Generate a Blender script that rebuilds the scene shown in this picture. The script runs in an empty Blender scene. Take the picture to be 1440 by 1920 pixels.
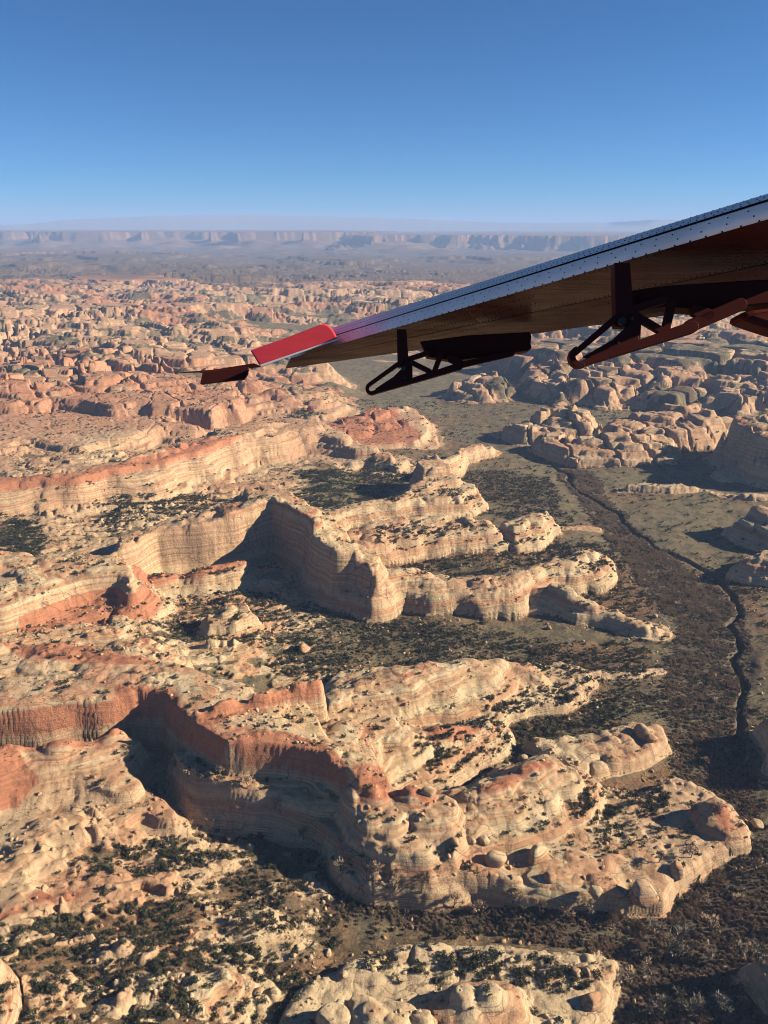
import bpy, bmesh, math, random, re, time
import numpy as np
from mathutils import Vector, Matrix
T0 = time.time()
rad = math.radians
sc = bpy.context.scene
C = sc.collection
random.seed(7)
rng = np.random.default_rng(7)

# ------------------------------------------------------------------ camera, sky, sun, exposure
CAM_H = 350.0
PITCH = rad(19.9)
VFOV = rad(66.0)
FOC = 960.0 / math.tan(VFOV / 2)          # focal length in photo pixels
cam_d = bpy.data.cameras.new("camera")
cam = bpy.data.objects.new("camera", cam_d)
C.objects.link(cam)
cam.location = (0, 0, CAM_H)
cam.rotation_euler = (rad(90) - PITCH, 0, 0)
cam_d.sensor_fit = 'VERTICAL'
cam_d.angle = VFOV
cam_d.clip_start = 0.1
cam_d.clip_end = 200000
sc.camera = cam

SUN_AZ = rad(90)      # clockwise from the view direction
SUN_EL = rad(24)
world = bpy.data.worlds.new("World")
sc.world = world
world.use_nodes = True
wn, wl = world.node_tree.nodes, world.node_tree.links
bg = wn["Background"]
sky = wn.new("ShaderNodeTexSky")
sky.sky_type = 'NISHITA'
sky.sun_disc = False
sky.sun_elevation = SUN_EL
sky.sun_rotation = SUN_AZ
sky.altitude = 2200
sky.air_density = 0.75
sky.dust_density = 0.05
sky.ozone_density = 4.0
tint = wn.new("ShaderNodeMix"); tint.data_type = 'RGBA'; tint.blend_type = 'MULTIPLY'
tint.inputs[0].default_value = 1.0
tint.inputs[7].default_value = (0.30, 0.65, 0.86, 1)
wl.new(sky.outputs[0], tint.inputs[6])
wl.new(tint.outputs[2], bg.inputs[0])
bg.inputs[1].default_value = 0.05

sun_d = bpy.data.lights.new("sun", 'SUN')
sun_d.energy = 5.0
sun_d.angle = rad(0.53)
sun_d.color = (1.0, 0.87, 0.69)
sun = bpy.data.objects.new("sun", sun_d)
C.objects.link(sun)
sd = Vector((math.sin(SUN_AZ) * math.cos(SUN_EL), math.cos(SUN_AZ) * math.cos(SUN_EL), math.sin(SUN_EL)))
sun.rotation_euler = sd.to_track_quat('Z', 'Y').to_euler()
sun.location = sd * 3000

vs = sc.view_settings
vs.view_transform = 'Standard'
vs.look = 'None'
vs.gamma = 1
vs.use_curve_mapping = False
vs.exposure = 1.38
sc.cycles.volume_bounces = 1
sc.cycles.filter_width = 1.0
sc.cycles.max_bounces = 6
sc.cycles.diffuse_bounces = 1

# ------------------------------------------------------------------ pixel -> world
cp, sp = math.cos(PITCH), math.sin(PITCH)
def ray(px, py):
    x = (px - 720) / FOC
    v = -(py - 960) / FOC
    return x, cp + v * sp, -sp + v * cp
def U(px, py, z=0.0):
    """where the line of sight through a photo pixel meets height z"""
    x, y, d = ray(px, py)
    t = (z - CAM_H) / d
    return x * t, y * t
def project(X, Y, Z):
    dz = Z - CAM_H
    f = Y * cp - dz * sp
    u = Y * sp + dz * cp
    return 720 + FOC * X / f, 960 - FOC * u / f

# ------------------------------------------------------------------ numpy noise
def _h(ix, iy, seed):
    n = (ix.astype(np.uint32) * np.uint32(374761393) + iy.astype(np.uint32) * np.uint32(668265263) + np.uint32((seed * 974634221) & 0xffffffff))
    n = (n ^ (n >> np.uint32(13))) * np.uint32(1274126177)
    n = n ^ (n >> np.uint32(16))
    n = n * np.uint32(2246822519)
    return n ^ (n >> np.uint32(15))
def _r(ix, iy, seed):
    return (_h(ix, iy, seed) & np.uint32(0xffff)).astype(np.float32) * np.float32(1 / 65535.0)
GX = np.cos(np.arange(16) * math.pi / 8).astype(np.float32)
GY = np.sin(np.arange(16) * math.pi / 8).astype(np.float32)
def perlin(x, y, seed=0):
    x = np.asarray(x, np.float32); y = np.asarray(y, np.float32)
    fx = np.floor(x); fy = np.floor(y)
    ix = fx.astype(np.int32); iy = fy.astype(np.int32)
    dx = x - fx; dy = y - fy
    u = dx * dx * dx * (dx * (dx * 6 - 15) + 10)
    v = dy * dy * dy * (dy * (dy * 6 - 15) + 10)
    def g(ox, oy):
        k = _h(ix + ox, iy + oy, seed) & np.uint32(15)
        return GX[k] * (dx - ox) + GY[k] * (dy - oy)
    a = g(0, 0); a = a + u * (g(1, 0) - a)
    b = g(0, 1); b = b + u * (g(1, 1) - b)
    return (a + v * (b - a)) * 1.5
def fbm(x, y, seed=0, octv=4, gain=0.5, lac=2.03):
    s = 0; a = 1.0; n = 0
    for o in range(octv):
        s = s + a * perlin(x, y, seed + o * 17); n += a
        x = x * lac + 3.7; y = y * lac - 1.3; a *= gain
    return s / n
def worley(x, y, seed=0, jit=0.9):
    """distance to first and second feature point, random value of the cell"""
    x = np.asarray(x, np.float32); y = np.asarray(y, np.float32)
    ix = np.floor(x).astype(np.int32); iy = np.floor(y).astype(np.int32)
    f1 = np.full(x.shape, 9, np.float32); f2 = f1.copy(); cr = np.zeros(x.shape, np.float32)
    for ox in (-1, 0, 1):
        for oy in (-1, 0, 1):
            jx = ix + ox; jy = iy + oy
            qx = jx + 0.5 + jit * (_r(jx, jy, seed) - 0.5)
            qy = jy + 0.5 + jit * (_r(jx, jy, seed + 5) - 0.5)
            d = np.hypot(qx - x, qy - y)
            near = d < f1
            f2 = np.where(near, f1, np.minimum(f2, d))
            cr = np.where(near, _r(jx, jy, seed + 9), cr)
            f1 = np.where(near, d, f1)
    return f1, f2, cr
def ss(a, b, x):
    t = np.clip((x - a) / (b - a), 0, 1)
    return t * t * (3 - 2 * t)
def seg_dist(X, Y, P, closed):
    n = len(P); best = np.full(X.shape, 1e9, np.float32); par = np.zeros(X.shape, np.float32)
    for i in range(n if closed else n - 1):
        ax, ay = P[i]; bx, by = P[(i + 1) % n]
        ex, ey = bx - ax, by - ay
        L = ex * ex + ey * ey + 1e-9
        t = np.clip(((X - ax) * ex + (Y - ay) * ey) / L, 0, 1)
        d = np.hypot(X - ax - t * ex, Y - ay - t * ey)
        m = d < best
        best = np.where(m, d, best); par = np.where(m, i + t, par)
    return best, par
def inside(X, Y, P):
    r = np.zeros(X.shape, bool); n = len(P)
    for i in range(n):
        ax, ay = P[i]; bx, by = P[(i + 1) % n]
        if ay == by: continue
        c = ((ay > Y) != (by > Y)) & (X < (bx - ax) * (Y - ay) / (by - ay) + ax)
        r ^= c
    return r
def poly_soft(X, Y, P, soft, out=None):
    """1 inside a world polygon, fading over soft metres either side of its edge"""
    P = np.asarray(P)
    r = np.zeros(X.shape, np.float32)
    m = (X > P[:, 0].min() - soft) & (X < P[:, 0].max() + soft) & (Y > P[:, 1].min() - soft) & (Y < P[:, 1].max() + soft)
    if not m.any(): return r
    x, y = X[m], Y[m]
    d, _ = seg_dist(x, y, P, True)
    d = np.where(inside(x, y, P), -d, d)
    r[m] = 1 - ss(-soft, soft, d)
    return r

# ------------------------------------------------------------------ the lie of the land
BASE = [  # px, py, height of the general ground there
    (640,690,2),(700,720,0),(850,800,0),(1050,880,0),(1170,1000,0),(1320,1080,0),(1385,1250,0),(1350,1450,0),(1300,1650,0),(1200,1850,0),
    (900,1710,1),(760,1690,2),(560,1590,4),(420,1530,6),(300,1500,9),
    (1440,900,5),(1300,900,3),(1440,1050,5),(1440,1250,5),(1500,1500,4),(1500,1800,5),(1250,950,2),
    (800,1190,9),(1000,1220,6),(600,1170,14),(400,1180,22),(900,1020,9),(1050,1000,4),(1000,950,5),(760,950,10),(600,900,18),(700,870,9),(900,870,3),(850,900,4),
    (1050,1320,5),(850,1420,7),(1000,1560,8),(1150,1150,4),
    (0,1250,40),(0,1050,36),(200,960,30),(0,960,32),(0,800,40),(200,800,36),(330,840,24),(450,800,16),(560,770,10),(600,740,6),(200,650,40),(0,560,45),(400,600,28),(600,690,3),
    (300,530,20),(700,560,12),(800,620,8),(900,700,4),(250,1260,38),
    (0,1540,24),(150,1640,18),(0,1720,26),(300,1700,16),(500,1680,9),(0,1900,30),(300,1900,22),(560,1850,9),(900,1860,9),(1050,1800,5),(660,1780,3),(620,1700,3),
    (1100,700,12),(1100,740,8),(1300,760,6),(1400,690,18),(1000,640,12),(1440,620,18),(1200,860,3),
    (200,480,25),(700,490,0),(1300,490,5),(-300,1400,40),(-300,900,42),(-200,650,45),(1700,1000,10),(1700,1500,8),(1650,700,20),
]
bx_, by_, bz_ = [], [], []
for px, py, z in BASE:
    x, y = U(px, py, z)
    D = math.hypot(x, y)
    bx_.append(math.atan2(x, y) * 2.2); by_.append(math.log(D)); bz_.append(z)
def base_height(X, Y):
    a = (np.arctan2(X, Y) * 2.2).astype(np.float32)
    l = np.log(np.hypot(X, Y) + 1).astype(np.float32)
    num = np.zeros(X.shape, np.float32); den = num.copy()
    for i in range(len(bx_)):
        w = 1.0 / ((a - bx_[i]) ** 2 + (l - by_[i]) ** 2 + 0.0006) ** 1.6
        num += w * bz_[i]; den += w
    return num / den

# rock masses: (kind, name, label, category, points (px, py, top height), options)
# mesa: outline of the top; ridge: line of the crest
ROCKS = [
 ('mesa', 'sandstone_mesa', 'pale sandstone mesa whose red rim overhangs the deep shadowed alcove', 'rock mesa',
   [(-150,1335,60),(0,1326,60),(100,1312,60),(180,1302,60),(212,1297,60),(258,1286,60),(312,1295,60),(352,1330,60),(402,1370,60),(430,1383,60),(500,1388,58),(548,1394,57),(606,1402,56),(648,1428,54),(668,1455,52),
    (720,1448,50),(700,1400,50),(620,1375,52),(590,1335,54),(560,1305,55),(500,1296,57),(450,1278,58),(380,1258,58),(300,1236,58),(200,1215,58),(0,1200,58),(-150,1195,58)],
   dict(w=15, cliff=0.86, bump=3)),
 ('mesa', 'rock_terrace', 'cream slickrock slope below the red cliff band, scoured into curved ledges', 'rock terrace',
   [(-150,1405,49),(0,1398,49),(120,1378,49),(225,1352,49),(262,1380,42),(238,1425,38),(246,1450,34),(290,1490,26),(322,1515,24),(330,1532,22),(270,1536,22),(180,1546,23),(100,1556,24),(0,1566,25),(-150,1580,26)],
   dict(w=14, cliff=0.75, bump=2)),
 ('mesa', 'rock_terrace', 'sunlit cream buttress ledge inside the great shadow under the red rim', 'rock terrace',
   [(335,1410,39),(420,1400,40),(500,1402,40),(560,1420,40),(620,1450,38),(640,1500,34),(560,1490,34),(500,1470,36),(430,1466,37),(370,1450,38)],
   dict(w=16, cliff=0.8, bump=1.5)),
 ('mesa', 'rock_bench', 'low sandstone bench ringed by a cliff, red soil hollow and juniper dots on top', 'rock bench',
   [(560,1500,26),(620,1560,24),(690,1610,22),(740,1636,21),(790,1642,20),(850,1640,20),(950,1646,19),(1040,1654,18),(1110,1664,18),(1180,1672,17),(1236,1668,16),(1256,1640,15),(1310,1600,14),(1385,1562,13),(1400,1532,13),(1370,1500,13),(1325,1478,12),(1270,1462,11),(1200,1480,10),(1080,1480,11),(940,1560,14),(820,1540,22),(700,1490,26)],
   dict(w=9, cliff=0.9, bump=2)),
 ('mesa', 'rock_dome', 'cluster of cream rock domes at the prow of the mesa', 'rock knob',
   [(648,1462,47),(700,1462,46),(760,1474,44),(812,1486,42),(840,1498,40),(866,1560,32),(850,1600,28),(800,1604,28),(720,1580,32),(668,1530,38)],
   dict(wh=0.50, w=16, cliff=0.6, bump=7, bl=16)),
 ('mesa', 'sandstone_ridge', 'yellow and red striped sandstone ridge beside the red soil hollow', 'rock ridge',
   [(850,1478,38),(920,1444,40),(985,1412,42),(1030,1408,42),(1062,1430,38),(1050,1448,36),(990,1470,38),(930,1496,38),(880,1520,36)],
   dict(wh=0.60, w=28, cliff=0.45, bump=3, bl=14, rnd=0.6)),
 ('mesa', 'rock_dome', 'smooth rounded dome with pink crown at the tip of the bench', 'rock dome',
   [(1318,1494,27),(1345,1484,29),(1368,1500,27),(1386,1530,22),(1360,1542,22),(1328,1526,24)], dict(wh=0.80, w=10, cliff=0.5, bump=1.5, rnd=0.8)),
 ('mesa', 'rock_bench', 'broken cream ledges scattered with junipers below the wash bend', 'rock bench',
   [(990,1392,15),(1060,1380,15),(1130,1366,16),(1180,1346,17),(1232,1358,16),(1242,1384,14),(1206,1408,13),(1150,1432,13),(1085,1450,13),(1060,1428,16)], dict(w=10, cliff=0.7, bump=5, bl=11)),
 ('mesa', 'sandstone_ridge', 'long cream ridge with wavy pink strata, pointing at the wash', 'rock ridge',
   [(600,1288,42),(660,1262,42),(720,1240,42),(790,1228,42),(862,1222,40),(930,1226,36),(985,1238,30),(1040,1256,20),(980,1264,26),(900,1268,34),(820,1274,38),(740,1284,40),(680,1300,40),(620,1310,42)], dict(wh=0.60, w=32, cliff=0.5, bump=2.5, rnd=0.5)),
 ('ridge', 'rock_fin', 'thin low rock fin trailing off toward the wash from the wavy pink ridge', 'rock fin',
   [(1040,1262,14),(1120,1254,11),(1200,1250,9),(1242,1252,6)], dict(w=9, hw=2.5, cliff=0.7, bump=2, bl=8)),
 ('mesa', 'sandstone_ridge', 'cream slickrock lobe with a red tongue of rock at its tip', 'rock ridge',
   [(560,1372,46),(640,1345,44),(720,1336,42),(800,1346,38),(860,1340,34),(902,1346,28),(880,1358,28),(820,1374,32),(750,1400,36),(690,1410,42),(620,1388,46)], dict(wh=0.60, w=26, cliff=0.5, bump=4, bl=18, rnd=0.5)),
 ('mesa', 'sandstone_mesa', 'cream mesa end with streaked wall over a smooth red skirt of rock', 'rock mesa',
   [(-150,1140,66),(0,1122,66),(60,1100,66),(120,1080,66),(190,1064,66),(236,1060,66),(244,1078,62),(238,1092,60),(250,1050,62),(200,1034,66),(80,1036,66),(-150,1056,66)], dict(wh=0.45, w=26, cliff=0.7, bump=3)),
 ('mesa', 'rock_terrace', 'smooth red skirt of rock beneath the streaked cream wall', 'rock terrace',
   [(30,1150,50),(110,1128,50),(200,1108,50),(262,1096,48),(284,1108,44),(276,1124,40),(200,1142,42),(120,1158,44),(60,1166,45)], dict(w=16, cliff=0.6, bump=1.5, rnd=0.5)),
 ('mesa', 'sandstone_ridge', 'great cream fin with a domed top casting the big dark cliff shadow', 'rock ridge',
   [(190,1040,64),(250,1012,68),(288,994,70),(350,985,72),(400,974,74),(450,956,78),(484,940,82),(515,930,84),(545,946,82),(578,976,78),(604,1004,74),(630,1028,70),(662,1036,66),(684,1056,60),(704,1074,54),(724,1064,52),(700,1040,58),(672,1012,64),(640,985,68),(600,950,74),(560,922,80),(520,908,82),(470,914,78),(400,944,74),(320,970,70),(240,996,66)], dict(wh=0.25, w=17, cliff=0.84, bump=5, bl=20)),
 ('mesa', 'rock_terrace', 'pale cream apron of slickrock below the red based wall', 'rock terrace',
   [(215,1068,51),(300,1064,51),(400,1048,51),(456,1038,49),(458,1058,47),(420,1070,45),(340,1082,43),(260,1090,43)], dict(w=20, cliff=0.45, bump=2, rnd=0.4)),
 ('ridge', 'sandstone_ridge', 'lower cream extension of the great fin with layered sunlit side', 'rock ridge',
   [(696,1078,46),(730,1070,46),(770,1070,44),(810,1084,38),(870,1080,36),(920,1076,36),(952,1080,34),(990,1070,32),(1030,1058,32),(1070,1046,32),(1108,1036,30)], dict(wh=0.85, w=32, hw=3, cliff=0.6, bump=5, bl=18)),
 ('ridge', 'rock_fin', 'dark sided fin with a sunlit crest sloping down to the wash', 'rock fin',
   [(960,1098,22),(1000,1106,24),(1045,1100,30),(1068,1104,31),(1100,1122,26),(1135,1138,20),(1165,1148,18),(1205,1160,15),(1222,1170,11)], dict(wh=0.50, w=15, hw=4, cliff=0.75, bump=2.5, bl=10)),
 ('mesa', 'sandstone_ridge', 'cream fin of rounded bulges broken by a notch near its tip', 'rock ridge',
   [(630,1000,42),(680,978,42),(730,966,42),(800,962,40),(860,964,38),(905,970,36),(926,982,32),(900,990,34),(840,990,36),(760,996,38),(690,1006,40)], dict(wh=0.75, w=24, cliff=0.6, bump=5, bl=22, rnd=0.4)),
 ('mesa', 'rock_dome', 'stacked layered knob of cream rock past the notch in the bulging fin', 'rock knob',
   [(946,978,34),(985,968,34),(1026,956,32),(1036,966,28),(1004,986,28),(962,994,30)], dict(wh=0.50, w=14, cliff=0.7, bump=4, bl=14)),
 ('ridge', 'rock_fin', 'string of small pink rocks trailing from the layered knob', 'rock fin',
   [(1000,992,10),(1050,986,8),(1085,990,7),(1118,990,6)], dict(w=8, hw=4, cliff=0.6, bump=3, bl=9)),
 ('mesa', 'rock_tower', 'blunt cream tower with shaded flank on a broad rock shoulder', 'rock tower',
   [(776,862,54),(800,848,58),(822,850,58),(834,868,52),(840,884,46),(800,884,48)], dict(wh=0.50, w=16, cliff=0.8, bump=4, bl=16)),
 ('mesa', 'rock_terrace', 'broad cream rock shoulder at the foot of the blunt tower', 'rock terrace',
   [(740,925,38),(790,900,42),(840,890,40),(882,904,34),(896,924,28),(860,934,30),(790,938,32)], dict(wh=0.70, w=18, cliff=0.6, bump=3, rnd=0.4)),
 ('ridge', 'sandstone_ridge', 'low cream ridge running down from the blunt tower, shaded base', 'rock ridge',
   [(560,972,36),(620,958,34),(680,946,34),(730,932,36),(770,918,38)], dict(wh=0.70, w=20, hw=7, cliff=0.6, bump=3)),
 ('ridge', 'rock_fin', 'narrow pale fin of knobs reaching from the tower to the meadow', 'rock fin',
   [(826,868,34),(850,850,32),(868,838,30),(890,834,26),(912,834,22),(922,838,14)], dict(wh=0.70, w=14, hw=4, cliff=0.7, bump=4, bl=14)),
 ('mesa', 'sandstone_ridge', 'long fin capped by a winding red crest above cream layers', 'rock ridge',
   [(-150,910,72),(0,898,72),(120,886,72),(210,872,72),(300,854,72),(345,838,72),(400,822,70),(450,806,68),(500,800,66),(560,796,60),(620,812,50),(680,832,42),(720,842,36),(690,826,40),(640,800,48),(580,778,56),(530,776,60),(470,786,66),(400,800,68),(330,822,70),(250,850,70),(150,872,70),(0,886,70),(-150,890,70)], dict(wob=14, w=52, cliff=0.4, bump=5, bl=26, rnd=0.3)),
 ('mesa', 'rock_mound', 'pink and red lobed mound standing between the long fin and the meadow', 'rock mound',
   [(600,800,32),(640,778,36),(700,762,38),(770,756,34),(784,776,28),(802,812,20),(770,824,20),(690,828,22),(620,822,26)], dict(w=30, cliff=0.45, bump=5, bl=44, joint=1)),
 ('mesa', 'sandstone_mesa', 'wide jointed pink mesa beyond the long red crested fin', 'rock mesa',
   [(-200,770,72),(0,752,72),(120,742,72),(220,742,72),(310,752,68),(390,756,64),(440,752,60),(430,722,62),(380,704,64),(300,690,68),(200,690,72),(0,700,74),(-200,706,74)], dict(wob=45, w=46, cliff=0.7, bump=3, bl=60, joint=1)),
 ('mesa', 'rock_terrace', 'jointed cream terrace stepping down from the wide pink mesa', 'rock terrace',
   [(-200,850,52),(0,826,52),(140,824,52),(240,812,50),(330,796,48),(330,776,48),(420,768,46),(520,752,40),(600,742,32),(640,738,26),(560,716,40),(470,712,48),(300,720,56),(0,740,60),(-200,760,60)], dict(wob=40, w=36, cliff=0.65, bump=3, bl=60, joint=1)),
 ('mesa', 'sandstone_butte', 'three lobed buttes of banded rock at the edge of the meadow', 'rock butte',
   [(1020,806,40),(1050,792,46),(1090,800,44),(1120,800,46),(1160,796,48),(1200,802,46),(1246,806,40),(1262,822,34),(1240,836,30),(1200,834,32),(1160,838,30),(1110,838,30),(1080,834,32),(1050,826,34)], dict(wh=0.65, wob=10, w=18, cliff=0.65, bump=8, bl=38, jd=0.62, joint=1, rnd=0.4)),
 ('mesa', 'sandstone_butte', 'red topped butte with broad shadow lying over the meadow', 'rock butte',
   [(960,780,40),(1000,770,46),(1030,752,60),(1058,742,68),(1080,752,62),(1110,768,50),(1100,786,46),(1050,790,42),(1000,792,40)], dict(w=32, cliff=0.65, bump=9, bl=34, jd=0.62, joint=1)),
 ('mesa', 'sandstone_butte', 'row of banded round knobs behind the lobed buttes', 'rock butte',
   [(1140,780,50),(1160,760,60),(1200,756,60),(1260,748,62),(1305,748,62),(1320,764,56),(1372,762,58),(1376,776,52),(1310,790,46),(1240,796,44),(1180,796,44)], dict(wh=0.60, wob=14, w=26, cliff=0.6, bump=12, bl=36, jd=0.62, joint=1, rnd=0.4)),
 ('mesa', 'sandstone_mesa', 'high dark sided mesa walling off the meadow', 'rock mesa',
   [(1380,760,88),(1440,748,96),(1560,740,96),(1650,780,94),(1600,820,84),(1500,826,74),(1420,812,70),(1384,790,78)], dict(wob=25, w=30, cliff=0.7, bump=8, bl=36, joint=1, jd=0.4)),
 ('mesa', 'sandstone_mesa', 'broken canyon rim of tan cliffs split by deep blue shadow clefts', 'rock mesa',
   [(960,668,64),(1000,655,74),(1060,646,80),(1120,650,76),(1160,652,80),(1230,656,84),(1300,662,84),(1380,668,86),(1460,672,86),(1600,672,86),(1600,636,86),(1400,630,86),(1200,628,80),(1040,626,76),(960,645,66)], dict(wob=75, w=60, cliff=0.7, bump=10, bl=80, jd=0.62, joint=2)),
 ('mesa', 'sandstone_butte', 'stepped pink butte directly beneath the loop of the nearer bracket', 'rock butte',
   [(985,674,62),(1030,664,70),(1062,670,70),(1074,700,60),(1040,714,50),(1000,704,50)], dict(wob=30, wh=.4, w=40, cliff=0.65, bump=12, bl=40, jd=.5, joint=1)),
 ('mesa', 'sandstone_butte', 'tan butte with banded domes standing out from the canyon rim', 'rock butte',
   [(1092,690,58),(1130,676,66),(1190,680,66),(1206,704,56),(1180,726,46),(1120,726,46)], dict(wob=30, wh=.4, w=40, cliff=0.65, bump=12, bl=40, jd=.5, joint=1)),
 ('mesa', 'sandstone_butte', 'domed butte between two deep shadow clefts of the rim', 'rock butte',
   [(1218,690,62),(1260,680,70),(1300,688,68),(1316,714,58),(1280,732,48),(1230,726,48)], dict(wob=30, wh=.4, w=40, cliff=0.65, bump=12, bl=40, jd=.5, joint=1)),
 ('mesa', 'sandstone_butte', 'wide layered cliff butte lit tan at the end of the rim', 'rock butte',
   [(1334,690,70),(1390,682,78),(1470,688,78),(1480,726,64),(1400,738,58),(1344,726,54)], dict(wob=30, wh=.3, w=40, cliff=0.65, bump=11, bl=44, jd=.5, joint=1)),
 ('mesa', 'sandstone_butte', 'pair of pink stepped buttes under the wing bracket', 'rock butte',
   [(850,712,40),(900,690,52),(940,696,54),(960,716,40),(920,726,34),(870,726,30)], dict(w=34, cliff=0.6, bump=12, bl=44, jd=0.62, joint=1)),
 ('ridge', 'rock_ledge', 'low broken rock ledge lying across the olive meadow', 'rock ledge',
   [(1166,914,9),(1190,908,14),(1222,904,15),(1255,908,14),(1290,914,10),(1330,924,5),(1380,930,8),(1412,928,12),(1450,932,8)], dict(w=9, hw=5, cliff=0.7, bump=6, bl=12)),
 ('mesa', 'rock_mound', 'pair of rounded brown mounds where the meadow meets the cliffs', 'rock mound',
   [(1358,876,18),(1390,866,24),(1420,866,26),(1470,868,26),(1480,884,22),(1420,888,16),(1370,886,14)], dict(wh=0.80, w=18, cliff=0.6, bump=7, bl=26, rnd=0.5)),
 ('mesa', 'rock_outcrop', 'dark rock outcrop throwing a pointed shadow across the meadow', 'rock outcrop',
   [(1398,968,30),(1432,944,42),(1500,936,44),(1560,950,44),(1560,1000,34),(1470,996,28),(1410,988,24)], dict(wh=0.50, w=20, cliff=0.7, bump=5, bl=20)),
 ('mesa', 'rock_outcrop', 'long dark shaded outcrop by the incised wash', 'rock outcrop',
   [(1384,1036,26),(1430,1022,32),(1520,1016,34),(1560,1040,34),(1500,1056,26),(1410,1054,22)], dict(wh=0.50, w=18, cliff=0.7, bump=4, bl=20)),
 ('mesa', 'rock_outcrop', 'shadowed outcrop in the brush below the wash bend', 'rock outcrop',
   [(1436,1348,20),(1480,1320,34),(1560,1310,36),(1560,1400,34),(1470,1404,22)], dict(w=12, cliff=0.75, bump=4, bl=14)),
 ('mesa', 'rock_outcrop', 'pale outcrop edge with pitch dark shadow in the brush', 'rock outcrop',
   [(1416,1800,18),(1450,1778,26),(1560,1760,30),(1560,1880,28),(1470,1860,18)], dict(w=10, cliff=0.75, bump=4, bl=10)),
 ('mesa', 'rock_bench', 'stony bench dotted with junipers beneath the brush filled canyon', 'rock bench',
   [(480,1990,18),(570,1860,16),(660,1812,14),(760,1776,12),(880,1768,12),(1000,1776,12),(1100,1792,12),(1168,1802,11),(1150,1838,11),(1130,1880,11),(1080,1930,13),(1000,1990,16)], dict(w=9, cliff=0.75, bump=4, bl=12)),
 ('mesa', 'rock_dome', 'cream and pink dome on the stony bench, swirling strata', 'rock dome',
   [(820,1862,26),(860,1836,29),(920,1828,30),(960,1840,28),(972,1880,24),(950,1930,22),(860,1940,22)], dict(wh=0.60, w=12, cliff=0.5, bump=4, bl=14, rnd=0.6)),
 ('mesa', 'rock_dome', 'row of smooth rounded boulder like domes on the stony bench', 'rock dome',
   [(606,1900,28),(640,1872,31),(690,1866,31),(760,1872,31),(792,1886,28),(780,1930,26),(640,1950,26)], dict(wh=0.80, w=9, cliff=0.5, bump=7, bl=12, rnd=0.7)),
 ('ridge', 'sandstone_ridge', 'narrow curved slickrock ridge with a rust coloured stripe', 'rock ridge',
   [(-60,1730,28),(20,1700,29),(90,1668,29),(170,1642,27),(250,1630,25),(330,1618,22),(400,1604,18),(500,1598,12)], dict(w=27, hw=5, cliff=0.4, bump=2, rnd=0.4)),
 ('mesa', 'rock_dome', 'broad grey cream dome of slickrock split by one crack', 'rock dome',
   [(320,1760,21),(380,1722,24),(440,1694,25),(490,1690,23),(530,1722,18),(520,1756,15),(440,1764,16),(370,1786,17)], dict(w=20, cliff=0.5, bump=3, bl=20, rnd=0.6)),
 ('mesa', 'rock_dome', 'cream dome with pale pink swirl between juniper thickets', 'rock dome',
   [(310,1900,26),(340,1860,29),(380,1826,30),(420,1800,29),(436,1818,25),(420,1856,23),(370,1900,22)], dict(w=20, cliff=0.5, bump=3, bl=16, rnd=0.6)),
 ('mesa', 'rock_dome', 'group of knobby cream rocks beside the juniper thicket', 'rock knob',
   [(440,1838,19),(480,1820,20),(510,1840,17),(500,1870,15),(450,1872,16)], dict(w=13, cliff=0.6, bump=5, bl=9, rnd=0.6)),
 ('mesa', 'rock_dome', 'yellowish knob of rock above the pale slickrock ramp', 'rock knob',
   [(190,1770,30),(230,1746,32),(280,1750,30),(300,1780,26),(250,1800,25),(205,1800,26)], dict(w=18, cliff=0.5, bump=4, bl=12, rnd=0.6)),
 ('mesa', 'rock_dome', 'boulder strewn knob with dark juniper shadow beside the ramp', 'rock knob',
   [(200,1868,32),(240,1834,34),(280,1836,32),(290,1870,29),(250,1896,28)], dict(w=17, cliff=0.5, bump=5, bl=11, rnd=0.6)),
 ('mesa', 'rock_outcrop', 'tall pale outcrop at the foot of the view, vertical sunlit face', 'rock outcrop',
   [(-60,1880,46),(-10,1800,48),(6,1830,44),(12,1880,42),(-10,1950,42)], dict(w=8, cliff=0.7, bump=3)),
 ('mesa', 'rock_dome', 'red and cream lumps of rock beyond the mesa rim', 'rock knob',
   [(372,1330,66),(430,1308,68),(500,1290,68),(560,1278,66),(606,1276,64),(604,1290,62),(540,1304,62),(470,1320,62),(400,1342,62)], dict(w=12, cliff=0.7, bump=5, bl=12)),
 ('mesa', 'rock_dome', 'cluster of small stacked cream knobs in the pinyon flat', 'rock knob',
   [(390,1150,38),(420,1130,42),(450,1128,42),(462,1146,38),(440,1164,35),(400,1166,34)], dict(w=12, cliff=0.6, bump=6, bl=12)),
]
WS = 1.25
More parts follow.
